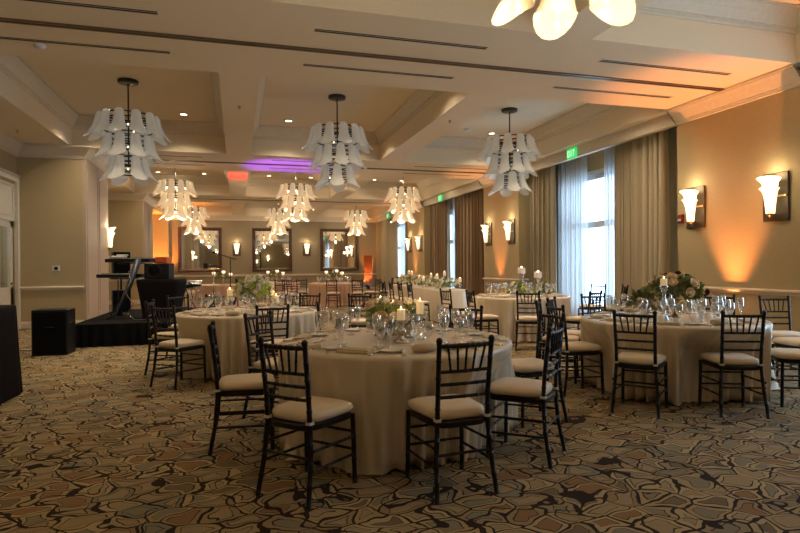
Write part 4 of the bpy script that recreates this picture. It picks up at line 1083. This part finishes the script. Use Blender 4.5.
for a,b in ((-1,-1),(1,-1),(1,1),(-1,1)): MB().tube([(a*.14,b*.1,0),(a*.14,b*.1,.97)],.012).build('leg',M['black'],o)
# music stand
def music_stand(loc,rz,lab):
    t=empty('music_stand',loc,rz); tag(t,lab,'music stand')
    MB().tube([(0,0,.03),(0,0,.70)],.010).build('pole',M['black'],t)
    for k in range(3): MB().tube([(0,0,.16),(.22*cos(k*2.09),.22*sin(k*2.09),.01)],.008).build('leg',M['black'],t)
    mb=MB(); mb.add([(-.2,-.05,.66),(.2,-.05,.66),(.2,.08,.86),(-.2,.08,.86),(-.2,-.045,.66),(.2,-.045,.66),(.2,.09,.86),(-.2,.09,.86)],[(0,1,2,3),(7,6,5,4),(0,4,5,1),(1,5,6,2),(2,6,7,3),(3,7,4,0)]); mb.box(-.2,.2,-.10,-.05,.65,.66); mb.build('desk',M['black'],t)
# snare drum on stand and cymbal
p=onst(12.2,-4.45); t=empty('snare_drum',p); tag(t,'small white-sided drum on a chrome stand on the stage','drum')
MB().lathe([(0,.55),(.17,.55),(.17,.68),(0,.68)],24).build('shell',M['chrome'],t); MB().lathe([(0,.682),(.165,.682)],24).build('drum_head',M['paper'],t)
for k in range(3): MB().tube([(.02*cos(k*2.1),.02*sin(k*2.1),.3),(.22*cos(k*2.1),.22*sin(k*2.1),.01)],.01).tube([(.02*cos(k*2.1),.02*sin(k*2.1),.3),(.14*cos(k*2.1),.14*sin(k*2.1),.55)],.008).build('leg',M['chrome'],t)
p=onst(12.6,-4.15); t=empty('cymbal_stand',p); tag(t,'thin cymbal on a chrome stand at the right of the stage','cymbal')
MB().tube([(0,0,.2),(0,0,.93)],.009).build('pole',M['chrome'],t); MB().lathe([(0,.955),(.04,.95),(.2,.925),(.2,.922),(0,.93)],24).build('cymbal_plate',M['gold'],t)
for k in range(3): MB().tube([(0,0,.4),(.25*cos(k*2.1+1),.25*sin(k*2.1+1),.01)],.009).build('leg',M['chrome'],t)
# stool at back
p=onst(13.2,-5.0); t=empty('drum_stool',p); tag(t,'round black padded stool behind the stage instruments','stool')
MB().lathe([(0,.48),(.17,.48),(.18,.52),(.16,.56),(0,.57)],20).build('seat',M['black'],t)
for k in range(3): MB().tube([(0,0,.46),(.22*cos(k*2.1),.22*sin(k*2.1),.012)],.012).build('leg',M['chrome'],t)
# gear bag, cables
mb=MB(); rg=random.Random(4)
o=mb.tube([(0,0,.9)]+[(.05*sin(k*1.3)+rg.uniform(-.02,.02),.04*cos(k*1.7),.85-k*.09) for k in range(9)]+[(.1,-.1,.01),(.3,-.15,.01),(.5,-.05,.01)],.007,6).build('hanging_cable',M['chrome'],None,onst(10.5,-5.02)); tag(o,'pale looped cable hanging left of the draped stage table','cable')
# microphone boom stands
def mic(loc,rz,h_,lab):
    t=empty('microphone_stand',loc,rz); tag(t,lab,'microphone stand')
    MB().tube([(0,0,.01),(0,0,h_)],.010).build('pole',M['black'],t)
    for k in range(3): MB().tube([(0,0,.12),(.28*cos(k*2.09),.28*sin(k*2.09),.01)],.009).build('leg',M['black'],t)
    MB().tube([(.12,0,h_-.04),(-.22,0,h_+.07)],.009).build('boom',M['black'],t)
    MB().tube([(-.22,0,h_+.07),(-.31,0,h_+.10),(-.33,0,h_+.107),(-.37,0,h_+.12)],[.012,.016,.026,.02],10).build('microphone',M['darkmetal'],t)
mic(onst(11.7,-3.50),-YAW,1.16,'black boom microphone stand beyond the left round table')
# far upright black cabinet near the last window
speaker('loudspeaker',pt(22.5,.15),R(10),.5,.45,.92,'black cabinet standing far back below the narrow bright window')
# violet stage wash
uplight(-.1,14.2,(1.5,16.3,ZS),'small violet stage light at the back of the platform',1300,(.32,.06,1),'violet',SZ,40)
uplight(-.6,14.2,(.07,18.1,ZS),'small red stage light at the back of the platform',3200,(1,.04,.04),'amber',SZ,14)

for n_ in ('wine_glass',): pass
